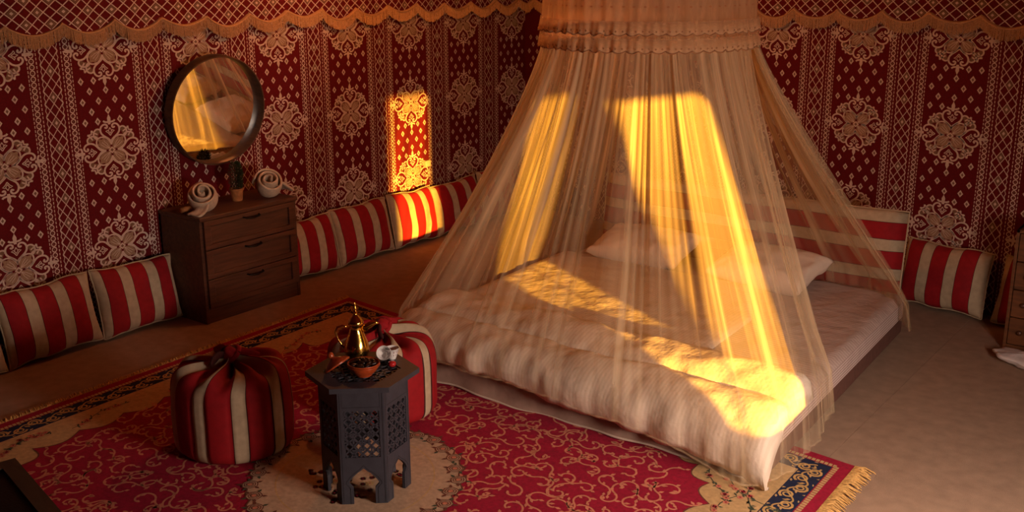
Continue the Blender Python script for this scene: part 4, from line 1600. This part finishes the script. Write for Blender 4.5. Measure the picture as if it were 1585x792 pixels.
# ================================================================== HEXAGONAL TEA TABLE
TC, TH = (2.785, -4.965), 0.56
tbl = empty('tea_table', (TC[0], TC[1], 0.014), radians(-79.0))
tag(tbl, 'charcoal hexagonal tea table with fretwork panels and arched feet', 'table')
RB, RT = 0.192, 0.243
TZ = TH - 0.014
def hexpts(r, rot=0.0):
    return [(r * cos(k * pi / 3 + rot), r * sin(k * pi / 3 + rot)) for k in range(6)]
b = MB()
outer, inner = hexpts(RT), hexpts(0.165)
for k in range(6):
    j = (k + 1) % 6
    b.prism([outer[k], outer[j], inner[j], inner[k]], TZ - 0.022, TZ, M['table'])
top = b.build('tabletop', tbl)
fit_normals(top)
def hex_clip(x, y, r):
    return all(x * cos(k * pi / 3 + pi / 6) + y * sin(k * pi / 3 + pi / 6) < r * cos(pi / 6) for k in range(6))
def star_lattice(b_, w, h, tr3, depth, inside, cell, lw):
    """interlaced star fretwork: straight bars at four angles, cut to the panel"""
    for ang in (0, 45, 90, 135):
        a = radians(ang)
        dx, dy = cos(a), sin(a)
        nx, ny = -dy, dx
        L = hypot(w, h)
        n = int(L / cell) + 2
        for k in range(-n, n + 1):
            o_ = (k + (0.5 if ang % 90 else 0.0)) * cell * (1.0 if ang % 90 == 0 else 0.7071)
            seg = []
            m_ = 70
            for i in range(m_ + 1):
                t = -L + 2 * L * i / m_
                # broken bars: skip alternate stretches so that stars and kites appear
                x, y = nx * o_ + dx * t, ny * o_ + dy * t
                ok = inside(x, y)
                if ang % 90 == 0 and int(math.floor((t + 50 * cell) / (cell * 0.75))) % 3 == (k % 3): ok = False
                if ok: seg.append((x, y))
                if (not ok or i == m_) and len(seg) > 1:
                    (x0, y0), (x1, y1) = seg[0], seg[-1]
                    q = [(x0 + nx * lw / 2, y0 + ny * lw / 2), (x1 + nx * lw / 2, y1 + ny * lw / 2), (x1 - nx * lw / 2, y1 - ny * lw / 2), (x0 - nx * lw / 2, y0 - ny * lw / 2)]
                    vs = [tr3(p[0], p[1], 0) for p in q] + [tr3(p[0], p[1], depth) for p in q]
                    b_.add(vs, [(0, 1, 2, 3), (7, 6, 5, 4), (0, 4, 5, 1), (1, 5, 6, 2), (2, 6, 7, 3), (3, 7, 4, 0)], M['table'])
                    seg = []
                elif not ok:
                    seg = []
b = MB()
star_lattice(b, 0.34, 0.34, lambda x, y, d: (x, y, TZ - 0.004 - d), 0.012, lambda x, y: hex_clip(x, y, 0.169), 0.047, 0.009)
b.build('top_fretwork', top)
b = MB()
b.prism(hexpts(0.176), TZ - 0.034, TZ - 0.024, M['table_groove'])
b.build('under_panel', tbl)
side_w = RB        # side of a hexagon equals its radius
apo = RB * cos(pi / 6)
for k in range(6):
    a = k * pi / 3 + pi / 6
    ex = Vector((-sin(a), cos(a), 0))
    en = Vector((cos(a), sin(a), 0))
    def P3(x, z, d):
        p = en * (apo - d) + ex * x
        return (p.x, p.y, z)
    b = MB()
    hwid = side_w / 2
    z_arch, z_lat0, z_lat1, z_top = 0.165, 0.215, 0.425, TZ - 0.022
    st = 0.022
    D = 0.014
    def slab(b_, pts, d0=0.0, d1=D, m=None):
        b_.prism(pts, d0, d1, m or M['table'], lambda p, q, z: P3(p, q, z))
    # stiles, rails
    slab(b, [(-hwid, z_lat0), (-hwid + st, z_lat0), (-hwid + st, z_lat1), (-hwid, z_lat1)])
    slab(b, [(hwid - st, z_lat0), (hwid, z_lat0), (hwid, z_lat1), (hwid - st, z_lat1)])
    slab(b, [(-hwid, z_lat1), (hwid, z_lat1), (hwid, z_top), (-hwid, z_top)])
    # lower part with the pointed keyhole arch, built in rows
    def half_open(z):
        if z >= z_arch: return 0.0
        if z < 0.075: return 0.046
        if z < 0.095: return 0.046 + 0.018 * ((z - 0.075) / 0.02)
        t = (z - 0.095) / (z_arch - 0.095)
        return 0.064 * (1 - t ** 1.5) if t < 0.72 else 0.064 * (1 - 0.72 ** 1.5) * ((1 - t) / 0.28) ** 1.15
    zs = [z_lat0 * i / 34 for i in range(35)] + [z_arch]
    zs = sorted(set(zs))
    for sg in (-1, 1):
        left = [(sg * hwid, z) for z in (0.0, z_lat0)]
        contour = [(sg * half_open(z), z) for z in zs]
        poly = [(sg * hwid, 0.0)] + contour + [(sg * hwid, z_lat0)]
        slab(b, poly)
    # moulded line round the arch and the small drawer-like panel on top
    pn = b.build('side_panel', tbl)
    fit_normals(pn)
    g = MB()
    t_out = lambda x, z: P3(x, z, -0.0012)
    cont = [(-half_open(z) - 0.012, z) for z in zs if z < z_arch] + [(0, z_arch + 0.014)] + [(half_open(z) + 0.012, z) for z in reversed(zs) if z < z_arch]
    g.ribbon2(cont, 0.0022, t_out, M['table_groove'])
    zz0, zz1 = z_lat1 + 0.018, z_top - 0.014
    g.ribbon2([(-hwid + 0.018, zz0), (hwid - 0.018, zz0), (hwid - 0.018, zz1), (-hwid + 0.018, zz1)], 0.0022, t_out, M['table_groove'], closed=True)
    for sg in (-1, 1):
        g.ribbon2([(sg * (hwid - 0.008), 0.01), (sg * (hwid - 0.008), z_top - 0.004)], 0.0016, t_out, M['table_groove'])
    g.build('grooves', pn)
    lt = MB()
    zc = (z_lat0 + z_lat1) / 2
    star_lattice(lt, side_w - 2 * st, z_lat1 - z_lat0, lambda x, y, d: P3(x, zc + y, 0.003 + d), 0.008,
                 lambda x, y: abs(x) < hwid - st + 0.002 and abs(y) < (z_lat1 - z_lat0) / 2 + 0.002, 0.037, 0.0072)
    lt.build('fretwork', pn)

# ------------------------------------------------------------------ coffee service on the table
ZT = TH
def gold_pot(loc, rz):
    root = empty('coffee_pot', loc, rz)
    tag(root, 'polished brass Arabic coffee pot with curved spout on the tea table', 'coffee pot')
    b = MB()
    b.lathe([(0.0, 0.0), (0.046, 0.0), (0.049, 0.004), (0.047, 0.010), (0.054, 0.026), (0.056, 0.042), (0.052, 0.062), (0.043, 0.088), (0.034, 0.112), (0.028, 0.130), (0.0265, 0.142), (0.029, 0.150), (0.033, 0.154), (0.033, 0.158), (0.028, 0.160)], 40, M['gold'])
    b.build('body', root, smooth=True, sharp=50)
    b = MB()
    b.lathe([(0.034, 0.158), (0.035, 0.163), (0.032, 0.170), (0.026, 0.180), (0.016, 0.190), (0.010, 0.197), (0.007, 0.204), (0.010, 0.209), (0.006, 0.214), (0.0045, 0.220), (0.0075, 0.226), (0.0045, 0.232), (0.003, 0.240), (0.004, 0.246), (0.0, 0.256)], 32, M['gold'])
    b.build('lid', root, smooth=True, sharp=60)
    b = MB()
    b.tube([(0.028, 0, 0.128), (0.045, 0, 0.140), (0.066, 0, 0.152), (0.088, 0, 0.158), (0.100, 0, 0.156)], [0.016, 0.017, 0.014, 0.008, 0.003], 14, M['gold'], flat=0.7)
    b.build('spout', root, smooth=True)
    b = MB()
    b.tube([(-0.030, 0, 0.138), (-0.055, 0, 0.150), (-0.080, 0, 0.142), (-0.090, 0, 0.118), (-0.082, 0, 0.090), (-0.066, 0, 0.062), (-0.052, 0, 0.044)], [0.0045, 0.005, 0.0055, 0.0055, 0.005, 0.0045, 0.004], 10, M['gold'])
    b.build('handle', root, smooth=True)
gold_pot((2.665, -4.875, ZT), radians(37 + 4))

bowl = empty('date_bowl', (2.835, -5.005, ZT))
tag(bowl, 'brown glazed clay bowl filled with dark dates', 'bowl')
b = MB()
b.lathe([(0.0, 0.0), (0.034, 0.0), (0.036, 0.006), (0.050, 0.018), (0.062, 0.036), (0.066, 0.050), (0.069, 0.053), (0.068, 0.057), (0.063, 0.056), (0.058, 0.040), (0.045, 0.020), (0.0, 0.012)], 40, M['terracotta'])
b.build('dish', bowl, smooth=True, sharp=60)
b = MB()
b.lathe([(0.0665, 0.044), (0.0695, 0.046), (0.0675, 0.048)], 40, M['terracotta'], cap=False)
b.build('rim_band', bowl, smooth=True)
# dates, one by one
dm = MB()
dm.lathe([(0.0, -0.019), (0.0045, -0.0175), (0.0085, -0.010), (0.0098, 0.0), (0.0086, 0.010), (0.005, 0.0172), (0.0, 0.019)], 12, M['date'])
for i, p in enumerate(dm.v):
    k = 1 + 0.12 * nz3(p[0] * 260, p[1] * 260, p[2] * 120)
    dm.v[i] = (p[0] * k, p[1] * k, p[2])
DATE = dm.mesh('date', True)
rnd = random.Random(6)
spots_d = [(0, 0.0, 0.064)] + [(0.022, k * 2 * pi / 5, 0.058) for k in range(5)] + [(0.042, k * 2 * pi / 9 + 0.3, 0.052) for k in range(9)]
for k, (r, a, z) in enumerate(spots_d):
    o = bpy.data.objects.new('date', DATE)
    COL.objects.link(o)
    o.location = (2.835 + r * cos(a), -5.005 + r * sin(a), ZT + z + rnd.uniform(-0.002, 0.003))
    o.rotation_euler = (pi / 2 + rnd.uniform(-0.35, 0.35), 0, rnd.uniform(0, pi))
    tag(o, 'dark glossy date heaped in the brown clay bowl', 'date', 'dates in the clay bowl')
# bowl lid leaning against the bowl
lid = empty('bowl_lid', (2.735, -5.062, ZT + 0.040))
lid.rotation_euler = (radians(-8), radians(-36), radians(30))
tag(lid, 'conical brown clay lid with round knob leaning on the bowl', 'lid')
b = MB()
b.lathe([(0.0, -0.004), (0.052, -0.006), (0.060, -0.006), (0.062, 0.0), (0.055, 0.008), (0.036, 0.020), (0.016, 0.030), (0.010, 0.036), (0.0, 0.037)], 36, M['terracotta'])
b.build('cone', lid, smooth=True, sharp=50)
b = MB()
b.lathe([(0.007, 0.034), (0.010, 0.038), (0.014, 0.046), (0.013, 0.054), (0.007, 0.060), (0.0, 0.061)], 20, M['terracotta'])
b.build('knob', lid, smooth=True)

def cup(loc, rot, label):
    root = empty('coffee_cup', loc)
    root.rotation_euler = rot
    tag(root, label, 'cup', 'small white coffee cups')
    b = MB()
    b.lathe([(0.0, 0.0), (0.016, 0.0), (0.017, 0.003), (0.020, 0.012), (0.026, 0.032), (0.031, 0.048), (0.0325, 0.0485), (0.0315, 0.050), (0.029, 0.047), (0.024, 0.030), (0.017, 0.008), (0.0, 0.006)], 32, M['china'])
    b.build('shell', root, smooth=True, sharp=60)
    b = MB()
    for i in range(12):
        a = 2 * pi * i / 12
        for (z0, z1) in ((0.016, 0.026), (0.030, 0.042)):
            rr = lambda z: 0.0168 + (z - 0.003) * 0.316 + 0.0007
            da = 0.09
            zc_ = (z0 + z1) / 2
            b.add([(rr(z0) * cos(a), rr(z0) * sin(a), z0), (rr(zc_) * cos(a + da), rr(zc_) * sin(a + da), zc_), (rr(z1) * cos(a), rr(z1) * sin(a), z1), (rr(zc_) * cos(a - da), rr(zc_) * sin(a - da), zc_)], [(0, 1, 2, 3)], M['china_print'])
    b.build('painted_pattern', root)
cup((2.800, -4.795, ZT), (0, 0, 0), 'white patterned coffee cup standing upright at the back of the tea table')
# the second cup lies tipped against the first, its mouth towards the viewer
vdir = Vector((0.62, -0.62, 0.35)).normalized()
qt = vdir.to_track_quat('Z', 'Y').to_euler()
cup((2.765, -4.812, ZT + 0.022), qt, 'white patterned coffee cup tipped over with its mouth facing the viewer')
b = MB()
b.lathe([(0.0, 0.0), (0.012, 0.0), (0.017, 0.006), (0.018, 0.014), (0.014, 0.021), (0.0, 0.024)], 24, M['red_foil'])
tag(b.build('red_sweet', smooth=True, loc=(2.862, -4.862, ZT)), 'small round shiny red sweet on the right of the tea table', 'sweet')

# ================================================================== PINE DRAWER UNIT, BAG, LOW TABLE
pd = empty('drawer_unit', (4.60, -1.47, 0))
tag(pd, 'small pine drawer unit with knobs cut off by the right edge', 'drawer unit')
b = MB()
W, D, Hh = 0.46, 0.24, 0.73
b.box((0, 0, 0), (0.018, D, Hh), M['wood_orange'], 0.002)
b.box((W - 0.018, 0, 0), (W, D, Hh), M['wood_orange'], 0.002)
b.box((0, 0, Hh - 0.02), (W, D, Hh), M['wood_orange'], 0.002)
b.box((0.018, 0.01, 0.0), (W - 0.018, D, 0.03), M['wood_orange'])
b.box((0.018, D - 0.01, 0.03), (W - 0.018, D, Hh - 0.02), M['wood_orange'])
b.build('carcass', pd)
for k in range(4):
    z0, z1 = 0.035 + k * 0.169, 0.035 + (k + 1) * 0.169 - 0.006
    b = MB()
    b.box((0.021, 0.004, z0), (W - 0.021, D - 0.02, z1), M['wood_orange'], 0.003)
    d = b.build('drawer', pd)
    for kx in (0.085, W - 0.085):
        b = MB()
        b.lathe([(0.006, 0.0), (0.007, 0.008), (0.014, 0.014), (0.014, 0.021), (0.008, 0.026), (0.0, 0.027)], 16, M['wood'])
        o = b.build('knob', d, smooth=True, loc=(kx, 0.004, (z0 + z1) / 2), rot=(pi / 2, 0, 0))
# crumpled white bag on the floor
b = MB()
def bagf(u, v):
    a, t = 2 * pi * u, pi * v
    r = 1 + 0.22 * nz3(cos(a) * 1.8, sin(a) * 1.8, t * 1.4) + 0.10 * nz3(cos(a) * 5, sin(a) * 5, t * 4)
    return (0.20 * sin(t) * cos(a) * r, 0.10 * sin(t) * sin(a) * r, max(0.0, 0.035 - 0.040 * cos(t) * r))
b.grid(48, 24, bagf, M['bag'], closed_u=True)
o = b.build('plastic_bag', smooth=True, loc=(4.80, -1.70, 0.002), rot=(0, 0, -0.3))
tag(o, 'crumpled white bag on the floor in front of the pine drawer unit', 'bag')

# low dark table at the bottom left corner of the view
lt_ = empty('low_table', (2.19, -6.195, 0.011), radians(-13))
tag(lt_, 'dark low table with a brown wooden rim at the bottom left corner', 'table')
L_, W_, Ht = 1.1, 0.62, 0.45
b = MB()
for q in ([(0, 0), (L_, 0), (L_ - 0.06, -0.06), (0.06, -0.06)], [(L_, 0), (L_, -W_), (L_ - 0.06, -W_ + 0.06), (L_ - 0.06, -0.06)], [(L_, -W_), (0, -W_), (0.06, -W_ + 0.06), (L_ - 0.06, -W_ + 0.06)], [(0, -W_), (0, 0), (0.06, -0.06), (0.06, -W_ + 0.06)]):
    b.prism(q, Ht - 0.03, Ht, M['bench_rim'])
fit_normals(b.build('rim', lt_))
b = MB()
b.box((0.05, -W_ + 0.05, Ht - 0.03), (L_ - 0.05, -0.05, Ht - 0.010), M['black'])
b.build('inset_panel', lt_)
for (x, y) in ((0.02, -0.07), (L_ - 0.07, -0.07), (0.02, -W_ + 0.02), (L_ - 0.07, -W_ + 0.02)):
    b = MB()
    b.box((x, y, 0), (x + 0.05, y + 0.05, Ht - 0.03), M['black'], 0.003)
    b.build('leg', lt_)
